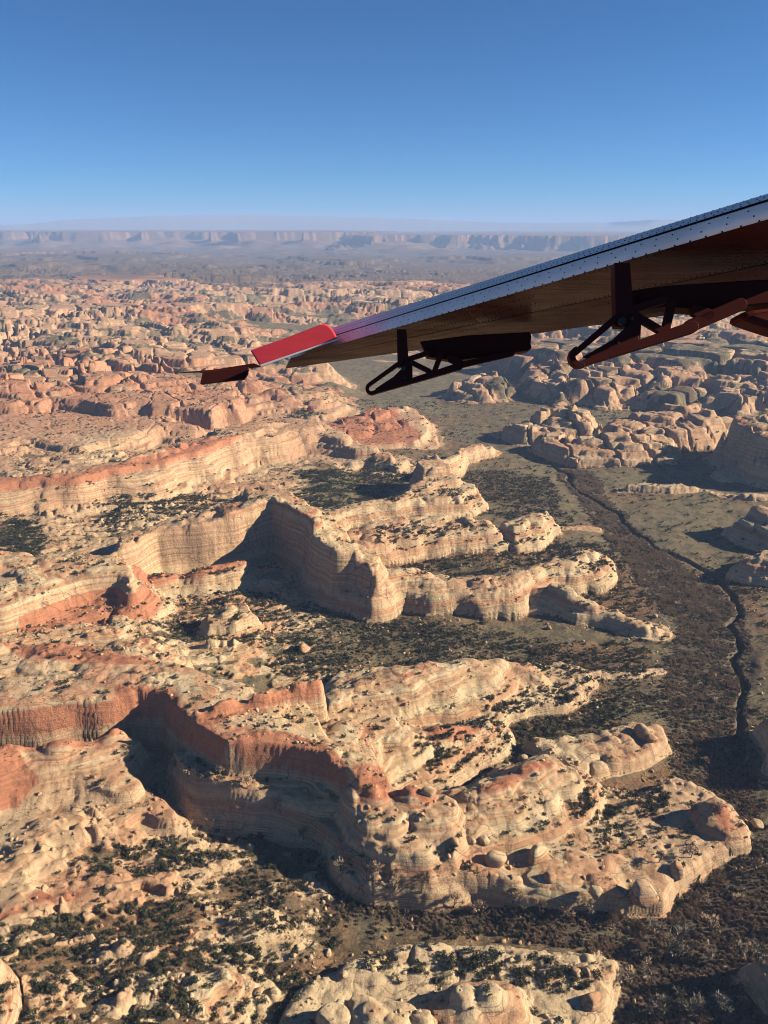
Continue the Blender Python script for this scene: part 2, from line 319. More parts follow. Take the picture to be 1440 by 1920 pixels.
# soil and vegetation areas: (points, plant density, soil colour: 0 olive, 1 red brown, brush)
VEG = [
 ([(235,1478),(300,1486),(440,1532),(520,1562),(640,1656),(780,1682),(900,1678),(1100,1696),(1180,1704),(1240,1692),(1330,1622),(1400,1572),(1500,1560),(1500,1990),(1100,1990),(1150,1910),(1190,1830),(1170,1796),(1000,1760),(850,1750),(700,1732),(640,1705),(600,1650),(540,1600),(440,1590),(340,1580),(345,1545),(330,1510),(270,1500)], 0.4, 0.2, 1.0),
 ([(1240,1270),(1270,1180),(1180,1060),(1080,930),(1040,880),(1100,880),(1180,980),(1280,1060),(1390,1130),(1400,1260),(1410,1400),(1440,1560),(1380,1560),(1330,1480),(1260,1450),(1250,1380)], 0.25, 0.15, 0.75),
 ([(130,955),(300,935),(480,925),(560,908),(700,900),(730,915),(640,940),(560,945),(400,958),(280,985),(200,1010),(190,970)], 0.8, 0.3, 0),
 ([(330,838),(450,800),(560,772),(620,770),(470,800),(340,846)], 0.8, 0.1, 0),
 ([(0,988),(80,990),(110,1030),(60,1060),(-100,1060),(-100,990)], 0.8, 0.4, 0),
 ([(290,1104),(450,1094),(560,1118),(700,1134),(850,1138),(960,1148),(1200,1190),(1230,1232),(1100,1244),(1000,1238),(900,1218),(780,1228),(640,1250),(540,1270),(500,1215),(400,1205),(280,1200)], 0.55, 0.25, 0.15),
 ([(700,1034),(850,1018),(950,1012),(1120,1000),(1180,1050),(1130,1100),(980,1060),(850,1074),(720,1064)], 0.6, 0.45, 0),
 ([(600,960),(740,950),(900,944),(1000,940),(1080,960),(1040,1000),(940,960),(800,958),(660,975)], 0.4, 0.3, 0),
 ([(700,870),(780,890),(690,925),(600,930),(560,900)], 0.8, 0.15, 0),
 ([(840,870),(1030,880),(1060,960),(960,940),(900,930),(880,900)], 0.45, 0.3, 0.1),
 ([(780,1440),(900,1350),(1050,1284),(1240,1272),(1250,1300),(1150,1345),(1060,1384),(980,1404),(850,1474),(800,1464)], 0.8, 0.2, 0.25),
 ([(930,1572),(1080,1484),(1240,1470),(1300,1500),(1300,1590),(1200,1600),(1000,1598)], 0.18, 1.0, 0),
 ([(1060,1552),(1110,1500),(1240,1472),(1260,1500),(1200,1550),(1120,1580)], 0.9, 0.5, 0),
 ([(0,1740),(200,1700),(330,1650),(560,1625),(640,1655),(650,1720),(560,1840),(440,1990),(-100,1990),(-100,1760)], 0.8, 0.5, 0),
 ([(150,1625),(330,1572),(440,1594),(540,1604),(640,1690),(640,1730),(500,1700),(330,1650),(180,1680)], 0.8, 0.35, 0.2),
 ([(640,1826),(760,1784),(900,1774),(1160,1806),(1120,1850),(980,1840),(850,1826),(700,1850)], 0.7, 0.45, 0),
 ([(1000,1240),(1100,1246),(1220,1244),(1230,1200),(1120,1190),(1000,1200)], 0.4, 0.7, 0),
 ([(1030,1100),(1120,1100),(1240,1180),(1200,1150),(1120,1130)], 0.4, 0.3, 0),
 ([(1000,1020),(1180,1040),(1240,1120),(1220,1170),(1120,1130),(1100,1090)], 0.22, 0.8, 0),
 ([(0,1160),(280,1170),(340,1200),(300,1230),(120,1190),(0,1190)], 0.12, 0.6, 0),
 ([(1240,1040),(1300,1050),(1440,1090),(1440,1180),(1390,1120),(1300,1070)], 0.35, 0.8, 0),
]
# red beds: (outline in the photo, height it lies at, lowest, highest)
RED = [
 ([(-50,890),(150,878),(260,856),(340,830),(400,812),(460,800),(470,814),(400,832),(340,846),(260,870),(150,892),(-50,912)], 70, 62, 99),
 ([(-150,1330),(0,1326),(212,1298),(236,1330),(232,1352),(100,1386),(-150,1410)], 52, 45, 57.5),
 ([(215,1300),(310,1296),(420,1384),(548,1396),(606,1404),(650,1432),(640,1470),(540,1420),(400,1410),(300,1370),(230,1350)], 50, 44, 59),
 ([(370,1335),(440,1308),(520,1288),(606,1274),(604,1292),(540,1306),(460,1326),(400,1345)], 66, 58, 99),
 ([(660,1450),(720,1444),(770,1466),(840,1490),(820,1500),(740,1478),(670,1486)], 46, 42, 99),
 ([(860,1484),(930,1450),(1000,1420),(1050,1416),(1060,1432),(1000,1440),(930,1478),(880,1502)], 39, 36, 99),
 ([(790,1350),(860,1336),(910,1344),(880,1362),(820,1376)], 32, 24, 99),
 ([(30,1150),(110,1128),(200,1108),(262,1094),(290,1108),(280,1130),(120,1166),(50,1176)], 46, 33, 52),
 ([(240,1056),(350,1040),(470,1010),(470,1040),(350,1070),(240,1094)], 52, 43, 58),
 ([(-80,1400),(0,1396),(30,1420),(60,1450),(20,1480),(-80,1500)], 42, 30, 50),
 ([(1170,896),(1190,896),(1190,900),(1170,900)], 9, 0, 4),
 ([(600,790),(660,768),(740,770),(790,800),(760,824),(660,826)], 32, 18, 99),
 ([(-60,1726),(20,1698),(90,1668),(180,1640),(190,1650),(100,1684),(20,1712),(-60,1744)], 31, 25, 31.5),
 ([(1335,1496),(1360,1500),(1376,1526),(1350,1528)], 28, 20, 99),
 ([(960,1760),(1060,1740),(1110,1750),(1110,1770),(1000,1780)], 55, 45, 99),
 ([(0,1205),(120,1200),(240,1215),(290,1240),(200,1250),(60,1240)], 58, 45, 99),
]
# far tablelands: outline of the rim at its height, cliff width
FAR = [
 ([(655,443.5),(690,442),(740,441),(800,441),(860,442),(900,441),(960,442),(1010,442),(1060,442.5),(1130,443),(1260,443),(1500,443),(1700,443),(1700,434.5),(1200,433.5),(900,433),(700,434)], 215, 330, 'distant_mesa', 'flat topped desert mesa with gullied cliffs below the pale horizon', 'mesa'),
 ([(-400,437),(0,434),(120,435.2),(180,433.6),(250,434.6),(330,433.4),(380,435.4),(440,434.2),(500,436),(560,434.4),(600,435.6),(680,436),(640,431.5),(300,431),(-400,431)], 262, 1300, 'distant_plateau', 'hazy blue plateau rim closing the view beyond the desert flats', 'plateau'),
 ([(-400,478),(0,474),(130,472),(260,470),(330,474),(360,478),(240,468),(-400,466)], 70, 330, 'distant_bench', 'faint dark bench cut by side canyons on the hazy flats', 'rock bench'),
 ([(140,522),(190,512),(240,516),(290,508),(310,516),(350,524),(300,526),(200,528)], 70, 90, 'distant_butte', 'little pink butte with a square summit at the edge of the flats', 'butte'),
]

def terrain(X, Y):
    """height and surface attributes of the land at world x, y"""
    N = X.size
    D = np.hypot(X, Y)
    B = base_height(X, Y) + 2.2 * fbm(X / 90, Y / 90, 3, 3) + 0.5 * perlin(X / 14, Y / 14, 8)
    B *= 1 - 0.85 * ss(9000, 14000, D)
    # crumple the plan of every outline
    sc_ = np.clip(D / 700, 0.55, 1.25); fw = ss(1100, 2200, D) * 26
    wx = sc_ * (8 * perlin(X / 66, Y / 66, 21) + 3.2 * perlin(X / 27, Y / 27, 22) + 0.5 * perlin(X / 10, Y / 10, 23)) + fw * (perlin(X / 190, Y / 190, 24) + 0.5 * perlin(X / 85, Y / 85, 25))
    wy = sc_ * (8 * perlin(X / 66, Y / 66, 31) + 3.2 * perlin(X / 27, Y / 27, 32) + 0.5 * perlin(X / 10, Y / 10, 33)) + fw * (perlin(X / 190, Y / 190, 34) + 0.5 * perlin(X / 85, Y / 85, 35))
    Xw = (X + wx).astype(np.float32); Yw = (Y + wy).astype(np.float32)
    talus = np.zeros(N, np.float32)
    Z = B.copy(); ID = np.full(N, -1, np.int16)
    # open slickrock on the left of the wash: swells of bare rock
    az = np.arctan2(X, Y)
    wash = np.array([U(*p) for p in [(600,640),(640,690),(720,720),(800,760),(850,800),(960,830),(1050,870),(1120,950),(1190,1020),(1260,1080),(1290,1180),(1270,1300),(1260,1420),(1330,1500),(1300,1650),(1180,1720),(1180,1850),(1100,2100)]])
    dw, _ = seg_dist(X, Y, wash, False)
    veg = np.zeros(N, np.float32); floor_ = veg.copy(); red_s = np.full(N, 0.22, np.float32); brush = np.zeros(N, np.float32)
    red_s += 0.25 * ss(0.0, 0.5, fbm(X / 120, Y / 120, 211, 3))
    near = D < 2300
    xn, yn = Xw[near], Yw[near]
    vj = 0.42 * fbm(xn / 24, yn / 15, 207, 4, 0.6)
    for pts, dens, rs, br in VEG:
        zz = 26 if (pts[0][0] < 400 and pts[0][1] < 1250) or pts[0] == (0, 1740) else 12
        if br > 0.5: zz = 2
        P = np.array([U(px, py, zz) for px, py in pts])
        q = ss(0.28, 0.72, poly_soft(xn, yn, P, 17.0) + vj)
        veg[near] = np.maximum(veg[near], q * dens)
        red_s[near] = red_s[near] * (1 - q) + q * rs
        brush[near] = np.maximum(brush[near], q * br)
        floor_[near] = np.maximum(floor_[near], q * (1.0 if br > 0.5 else 0.45))
    sw = fbm((Xw + 0.35 * Yw) / 105, (Yw - 0.3 * Xw) / 40, 41, 4, 0.55)
    leftness = ss(0.02, 0.16, -(az - np.interp(D, [150, 300, 400, 600, 900, 1300, 2300], [-0.10, -0.03, 0.02, 0.02, 0.02, -0.05, -0.02])))
    swell = (1 - floor_) * leftness * ss(25, 120, dw) * (1 - ss(1500, 2300, D))
    Zs = B + swell * (2 + 16 * np.clip(sw + 0.12, -0.1, 0.8))
    Z = np.maximum(Z, Zs)
    # joint blocks at two sizes
    mid = (D > 850)
    J1 = np.ones(N, np.float32); J2 = np.ones(N, np.float32); C1 = np.zeros(N, np.float32); C2 = C1.copy()
    if mid.any():
        c, s = math.cos(0.5), math.sin(0.5)
        xa = (Xw * c + Yw * s)[mid]; ya = (-Xw * s + Yw * c)[mid]
        f1, f2, cr = worley(xa / 42, ya / 70, 51); J1[mid] = ss(0.01, 0.12, f2 - f1); C1[mid] = cr
        f1, f2, cr = worley(xa / 95, ya / 170, 61); J2[mid] = ss(0.02, 0.14, f2 - f1); C2[mid] = cr
    for k, (kind, name, label, cat, pts, o) in enumerate(ROCKS):
        P = np.array([U(*p) for p in pts]); zt = np.array([p[2] for p in pts], float)
        w = o['w'] * WS * (1 - 0.32 * o.get('wh', 0)); hw = o.get('hw', 0); m_ = 1.7 * w + hw + 22 + o.get('wob', 0) + 12 * (np.hypot(*P.mean(0)) > 900)
        m = (X > P[:, 0].min() - m_) & (X < P[:, 0].max() + m_) & (Y > P[:, 1].min() - m_) & (Y < P[:, 1].max() + m_)
        idx = np.nonzero(m)[0]
        if idx.size == 0: continue
        x, y = Xw[idx], Yw[idx]
        wb_ = o.get('wob', 0)
        if wb_:
            x, y = x + wb_ * (perlin(x / 130, y / 130, 301) + 0.5 * perlin(x / 55, y / 55, 302)), y + wb_ * (perlin(x / 130, y / 130, 303) + 0.5 * perlin(x / 55, y / 55, 304))
        d, par = seg_dist(x, y, P, kind == 'mesa')
        if kind == 'mesa':
            ins = inside(x, y, P); d = np.where(ins, -d, d)
            num = 0; den = 0
            for q in range(len(P)):
                ww = 1 / ((x - P[q, 0]) ** 2 + (y - P[q, 1]) ** 2 + 30.0) ** 1.5
                num = num + ww * zt[q]; den = den + ww
            top = num / den
        else:
            top = np.interp(par, np.arange(len(P)), zt); d = d - hw
        keep = d < w * 1.7
        idx = idx[keep]; d = d[keep]; top = top[keep]; x = x[keep]; y = y[keep]
        bl = o.get('bl', 24)
        f1, f2, cr = worley(x / bl, y / bl, 70 + k)
        bump = o.get('bump', 3)
        top = top + bump * ((1 - f1 * f1 * 1.3) * 0.75 - 0.45) + 0.35 * bump * fbm(x / 30, y / 30, 90 + k, 3)
        r = o.get('rnd', 0.2) * w
        ins_d = np.maximum(-d, 0)
        top = top - r * 0.35 * np.exp(-ins_d / (r + 1e-3))
        ur = d / (w * (1 + 0.45 * fbm(x / 48, y / 48, 310 + k, 2))); u = np.clip(ur, 0, 1)
        tl = ss(0.62, 0.95, ur) * ss(1.6, 1.1, ur); talus[idx] = np.maximum(talus[idx], tl)
        cl = o.get('cliff', 0.7)
        fall = cl * ss(0.0, 0.62, u) + (1 - cl) * (u ** 0.8)
        wh = o.get('wh', 0)
        if wh: fall = fall * (1 - wh) + wh * (1 - np.sqrt(np.maximum(1 - u ** 2.3, 0)))
        zb = B[idx]
        z = top - (top - zb) * fall
        if o.get('joint'):
            
            J, Cc = (J1, C1) if o['joint'] == 1 else (J2, C2)
            jd = o.get('jd', 0.10); z = zb + (z - zb) * (1 - jd * (1 - J[idx])) * (1 - 0.5 * jd * (1 - Cc[idx]))
        up = z > Z[idx]
        Z[idx] = np.where(up, z, Z[idx])
        ID[idx] = np.where(up & (z > zb + 1.5), k, ID[idx])
    # the needles country: jointed slabs and fins beyond 1.5 km
    far = (D > 1250) & (D < 8700)
    if far.any():
        x, y = Xw[far], Yw[far]; d = D[far]; a = az[far]
        n1 = fbm((x + 0.5 * y) / 1000 + 4.2, (y - 0.2 * x) / 290, 101, 5, 0.5)
        n2 = fbm(x / 300, y / 110 + 8, 111, 3, 0.5)
        n3 = fbm(x / 520, y / 460, 115, 2, 0.5)
        zone = np.maximum(ss(-0.02, -0.09, a) * ss(1350, 1600, d), ss(1900, 2400, d)) * (1 - ss(3600, 6200, d) * 0.55) * (1 - ss(6500, 8600, d))
        zone *= ss(40, 130, dw[far])
        needle = ss(0.12, 0.34, n3 + 0.05)
        hs = 66 * ss(-0.36, 0.44, n1 + 0.22 * n2) + 4 * n2
        q = hs / 12.0 + 0.5 * perlin(hs / 19, hs * 0, 117); fq = np.floor(q); tq = q - fq
        hs = hs + 12.0 * (0.12 * np.minimum(tq / 0.62, 1) + 0.88 * ss(0.62, 0.8, tq) - tq)
        hs = np.maximum(hs, 0) * (1 - needle * 0.5 * (1 - C1[far]))
        jf = (1 - (0.03 + 0.5 * needle) * (1 - J1[far])) * (1 - (0.12 + 0.35 * needle) * (1 - J2[far]))
        zf = B[far] + zone * hs * jf
        up = zf > Z[far]
        Z[far] = np.where(up, zf, Z[far])
    # far flats, mesas
    vf = D > 4200
    FID = np.full(N, -1, np.int16)
    if vf.any():
        x, y = X[vf], Y[vf]; d = D[vf]; z = Z[vf]; b = B[vf]
        n1 = fbm(x / 1900, y / 2600, 121, 5, 0.55)
        z = z + ss(4500, 7000, d) * (22 * ss(-0.02, 0.05, n1) + 26 * ss(0.16, 0.2, n1) + 5 * fbm(x / 300, y / 500, 131, 3)) * (1 - 0.5 * ss(9000, 12000, d))
        fid = FID[vf]
        for k, (pts, zt, w, name, label, cat) in enumerate(FAR):
            P = np.array([U(px, py, zt) for px, py in pts])
            s = w / 560
            wxx = x + 700 * s * (perlin(x / (1500 * s), y / (1500 * s), 141) + 0.5 * perlin(x / (560 * s), y / (560 * s), 142) + 0.3 * perlin(x / (210 * s), y / (210 * s), 143))
            wyy = y + 700 * s * (perlin(x / (1500 * s), y / (1500 * s), 151) + 0.5 * perlin(x / (560 * s), y / (560 * s), 152) + 0.3 * perlin(x / (210 * s), y / (210 * s), 153))
            dd, _ = seg_dist(wxx, wyy, P, True)
            dd = np.where(inside(wxx, wyy, P), -dd, dd)
            u = np.clip(dd / w, 0, 1)
            g = 0.12 * fbm(x / (160 * s), y / (160 * s), 161, 2)
            zz = zt - (zt - b) * np.clip(0.45 * ss(0, 0.06, u) + 0.5 * ss(0.02, 1.0, (u + g * ss(0.1, 0.4, u)) ) ** 0.75 + 0.05 * ss(0.9, 1, u), 0, 1)
            zz = np.where(dd < w, zz, -99) + 4 * perlin(x / 260, y / 260, 171)
            up = zz > z
            z = np.where(up, zz, z); fid = np.where(up & (zz > b + 0.1 * (zt - b)), k, fid)
        Z[vf] = z; FID[vf] = fid
    # rock or soil
    rise = Z - B
    rock = ss(0.8, 3.0, rise)
    slope_swell = ss(0.2, 0.5, swell) * ss(-0.12, 0.02, sw + 0.25 * perlin(X / 17, Y / 17, 201))
    rock = np.maximum(rock, slope_swell)
    pv = fbm((X + 0.3 * Y) / 62, (Y - 0.25 * X) / 20, 227, 4, 0.55) + 0.22 * perlin(X / 7, Y / 5, 228)
    pave = ss(0.03, 0.14, pv) * leftness * ss(22, 60, dw) * (1 - np.minimum(brush * 1.6, 1)) * (D < 1700)
    Z = Z + 2.2 * pave * (ID < 0)
    fm = D > 1300
    hol = fbm(X[fm] / 130, Y[fm] / 75, 225, 4, 0.6)
    rock[fm] *= 1 - 0.9 * ss(-0.06, 0.06, hol - 0.006 * np.maximum(Z[fm] - B[fm] - 14, 0)) * ss(1300, 1700, D[fm])
    kr = [q for q, r in enumerate(ROCKS) if r[2].startswith('broken canyon rim')][0]
    mr = (ID == kr) & (Z > 58)
    rock[mr] *= 1 - 0.92 * ss(-0.3, -0.02, fbm(X[mr] / 110, Y[mr] / 90, 229, 4, 0.6))
    # plants hold soil in the hollows of the rock
    patch = fbm(X / 34, (Y - 0.25 * X) / 13, 221, 3, 0.6) + 0.45 * perlin(X / 6.5, Y / 4.5, 222)
    low = (ID < 0)
    soilcut = np.maximum(veg, 1.2 * brush) * 1.15 * low + veg * 0.35 * (~low)
    rock = np.clip(rock - np.clip(soilcut * ss(-0.35, 0.1, patch + 0.5 * (soilcut - 0.6)), 0, 1), 0, 1)
    rock = np.maximum(rock, pave * 0.95 * (1 - 0.5 * ss(0.1, 0.5, veg * patch)))
    red_s = np.clip(red_s + 0.35 * talus, 0, 1)
    brush *= low
    # red beds
    red = np.zeros(N, np.float32)
    zj = Z + 2.0 * fbm(X / 30, Y / 30, 231, 3)
    for pts, zz, lo, hi in RED:
        P = np.array([U(px, py, zz) for px, py in pts])
        q = ss(0.3, 0.7, poly_soft(xn, yn, P, 10.0) + 0.6 * vj)
        zn = zj[near]
        red[near] = np.maximum(red[near], q * ss(lo - 4.5, lo + 2, zn) * (1 - ss(hi - 1, hi + 1.5, zn)))
    farred = ss(750, 1700, D) * (0.22 + 0.34 * ss(-0.1, 0.35, fbm(X / 700, Y / 500, 241, 3))) * np.maximum(ss(0.25, -0.25, az), 0.8)
    red = np.maximum(red, farred * rock)
    ff = ss(3800, 5600, D)
    rock = rock * (1 - ff) + ff * np.clip(0.08 + 0.22 * (FID >= 0) + 0.4 * fbm(X / 420, Y / 420, 243, 4, 0.6), 0, 1)
    red = red * (1 - ff) + ff * 0.5
    brush = brush * (1 - ff) + 0.6 * ff * (1 - 0.8 * (FID >= 0))
    red_s = red_s * (1 - ff) + ff * (1.0 + 0.5 * fbm(X / 900, Y / 1400, 247, 3))
    # ledges: hard beds stand out, soft beds weather back
    dip = 0.012 * X - 0.006 * Y + 3.0 * fbm(X / 130, Y / 130, 251, 2)
    def ledge(z, step, sharp, sd):
        u = (z + dip) / step; u = u + 0.55 * perlin(u * 0.37, u * 0 + sd, sd); t = u - np.floor(u)
        return z + step * (np.where(t < sharp, 0.18 * t / sharp, 0.18 + 0.82 * ss(sharp, 0.97, t)) - t)
    rk = rock * ss(1.5, 5, Z - B) * (1 - ss(3500, 6000, D))
    var = 0.5 + 0.5 * ss(-0.3, 0.3, fbm(X / 55, Y / 55, 261, 2))
    Zl = Z + (ledge(Z, 9.0, 0.62, 263) - Z) * (0.65 + 0.35 * ss(700, 1000, D)) * rk * np.maximum(var, ss(700, 1100, D))
    Zl = Zl + (ledge(Zl, 3.2, 0.6, 264) - Zl) * 0.75 * rk * (1 - ss(1200, 2200, D)) * var
    Z = np.where(D < 6000, Zl, Z)
    # small knobs, cracks, hummocks
    nn = D < 1700
    x, y = X[nn], Y[nn]
    f1, f2, cr = worley(x / 7.5 + 0.25 * perlin(x / 9, y / 9, 271), y / 6.0, 272)
    knob = (1 - ss(0, 0.62, f1)) * ss(0.45, 0.75, cr)
    crack = 1 - ss(0.0, 0.07, f2 - f1)
    rn = rock[nn]
    rough = ss(-0.05, 0.4, fbm(x / 45, y / 45, 281, 2) + 0.35 * veg[nn])
    Z[nn] += rn * rough * (1.5 * knob - 0.5 * crack) + 0.5 * rn * fbm(x / 8, y / 8, 283, 3) + rn * (0.65 + 0.6 * np.minimum(veg[nn], 0.6)) * (2.4 * np.abs(perlin(x / 27 + 0.3 * perlin(x / 11, y / 11, 285), (y - 0.2 * x) / 15, 286)) - 0.8) + rn * 0.9 * np.abs(perlin(x / 10, y / 7, 287)) + 0.25 * (1 - rn) * perlin(x / 4, y / 4, 284)
    # the incised channel of the wash
    ch = np.array([U(*p) for p in [(1020,862),(1046,880),(1066,892),(1076,918),(1098,936),(1120,945),(1150,962),(1190,1000),(1236,1034),(1290,1056),(1326,1072),(1352,1096),(1374,1118),(1392,1144),(1384,1160),(1366,1176),(1372,1196),(1380,1218),(1370,1240),(1384,1262),(1394,1290),(1390,1330),(1396,1366),(1384,1392),(1390,1420)]])
    mch = (X > ch[:, 0].min() - 40) & (X < ch[:, 0].max() + 40) & (Y > ch[:, 1].min() - 40) & (Y < ch[:, 1].max() + 40)
    dch, pch = seg_dist(X[mch] + 0.8 * wx[mch], Y[mch] + 0.8 * wy[mch], ch, False)
    wid = 2.6 + 2.4 * perlin(pch * 1.1, pch * 0, 291) + 0.9 * perlin(X[mch] / 7, Y[mch] / 7, 292)
    Z[mch] -= 5.5 * (1 - ss(wid * 0.7, wid * 1.35, dch)) * (rock[mch] < 0.5)
    chan = np.zeros(N, np.float32); chan[mch] = 1 - ss(wid, wid * 2.2, dch)
    return dict(Z=Z, B=B, ID=ID, FID=FID, rock=rock, veg=veg, soil=np.clip(red_s, 0, 1), brush=brush, red=np.clip(red, 0, 1), chan=chan, talus=talus, D=D)

# ------------------------------------------------------------------ ground grid: fan of points round the camera's foot
NC, NR = 780, 1620
def build_grid():
    core = np.linspace(-1, 1, NC)
    st = core[1] - core[0]
    ext = 1 + np.cumsum(st * 1.16 ** np.arange(1, 33))
    cols = np.concatenate([-ext[::-1], core, ext])
    Df = np.exp(np.linspace(math.log(135), math.log(98000), 20000))
    py = project(np.zeros_like(Df), Df, np.zeros_like(Df))[1]
    dens = np.abs(np.gradient(py)) / 1900.0
    dens *= np.interp(Df, [135, 220, 270, 420, 3000], [0.25, 0.45, 0.75, 0.9, 1.25])
    dens += np.gradient(np.log(Df)) * np.interp(Df, [135, 800, 1400, 4500, 7000, 10000, 30000, 98000], [0.02, 0.05, 0.20, 0.20, 0.08, 0.12, 0.06, 0.03])
    cum = np.concatenate([[0], np.cumsum(dens)[1:]])
    Dr = np.interp(np.linspace(0, cum[-1], NR), cum, Df)
    return cols, Dr
def half_az(D):
    """half the width of the view, as an azimuth, at ground distance D (a little over)"""
    v = np.tan(np.arctan2(CAM_H - 15, D) * -1 + PITCH)      # height in the frame
    return np.arctan(0.49 / np.maximum(cp + v * sp, 0.3)) + 0.035
COLS, Dr = build_grid()
HZ = half_az(Dr)
def az_of(c, hz):
    return np.where(np.abs(c) <= 1, c * hz, np.sign(c) * (hz + (np.abs(c) - 1) * 0.62))
def col_of(az, hz):
    aa = np.abs(az)
    return np.where(aa <= hz, az / hz, np.sign(az) * (1 + (aa - hz) / 0.62))
CC, DD = np.meshgrid(COLS, Dr)
AZ = az_of(CC, HZ[:, None])
GXw = (np.sin(AZ) * DD).ravel(); GYw = (np.cos(AZ) * DD).ravel()
T = terrain(GXw, GYw)
print("terrain", round(time.time() - T0, 1))

# ------------------------------------------------------------------ node helpers
def mat(name):
    m = bpy.data.materials.new(name); m.use_nodes = True
    nt = m.node_tree
    return m, nt, nt.nodes, nt.links, nt.nodes["Principled BSDF"]
def mth(nt, op, a, b=None, c=None, clamp=False):
    n = nt.nodes.new("ShaderNodeMath"); n.operation = op; n.use_clamp = clamp
    for i, v in enumerate((a, b, c)):
        if v is None: continue
        if isinstance(v, (int, float)): n.inputs[i].default_value = v
        else: nt.links.new(v, n.inputs[i])
    return n.outputs[0]
def mix(nt, fac, a, b, blend='MIX'):
    n = nt.nodes.new("ShaderNodeMix"); n.data_type = 'RGBA'; n.blend_type = blend
    for k, v in ((0, fac), (6, a), (7, b)):
        if isinstance(v, (int, float)): n.inputs[k].default_value = v
        elif isinstance(v, tuple): n.inputs[k].default_value = (*v, 1)
        else: nt.links.new(v, n.inputs[k])
    return n.outputs[2]
def noise(nt, vec, scale, detail=3, rough=0.5, dim='3D', w=None):
    n = nt.nodes.new("ShaderNodeTexNoise"); n.noise_dimensions = dim
    n.inputs["Scale"].default_value = scale; n.inputs["Detail"].default_value = detail; n.inputs["Roughness"].default_value = rough
    if vec is not None: nt.links.new(vec, n.inputs["Vector"])
    if w is not None: nt.links.new(w, n.inputs["W"])
    return n.outputs[0]
def ramp(nt, fac, stops):
    n = nt.nodes.new("ShaderNodeValToRGB"); cr = n.color_ramp
    while len(cr.elements) < len(stops): cr.elements.new(0.5)
    for e, (p, c) in zip(cr.elements, stops):
        e.position = p; e.color = (*c, 1) if isinstance(c, tuple) else (c, c, c, 1)
    nt.links.new(fac, n.inputs[0])
    return n.outputs[0]
def rng_(nt, v, a, b, c=0.0, d=1.0):
    n = nt.nodes.new("ShaderNodeMapRange"); n.inputs[1].default_value = a; n.inputs[2].default_value = b
    n.inputs[3].default_value = c; n.inputs[4].default_value = d
    nt.links.new(v, n.inputs[0])
    return n.outputs[0]

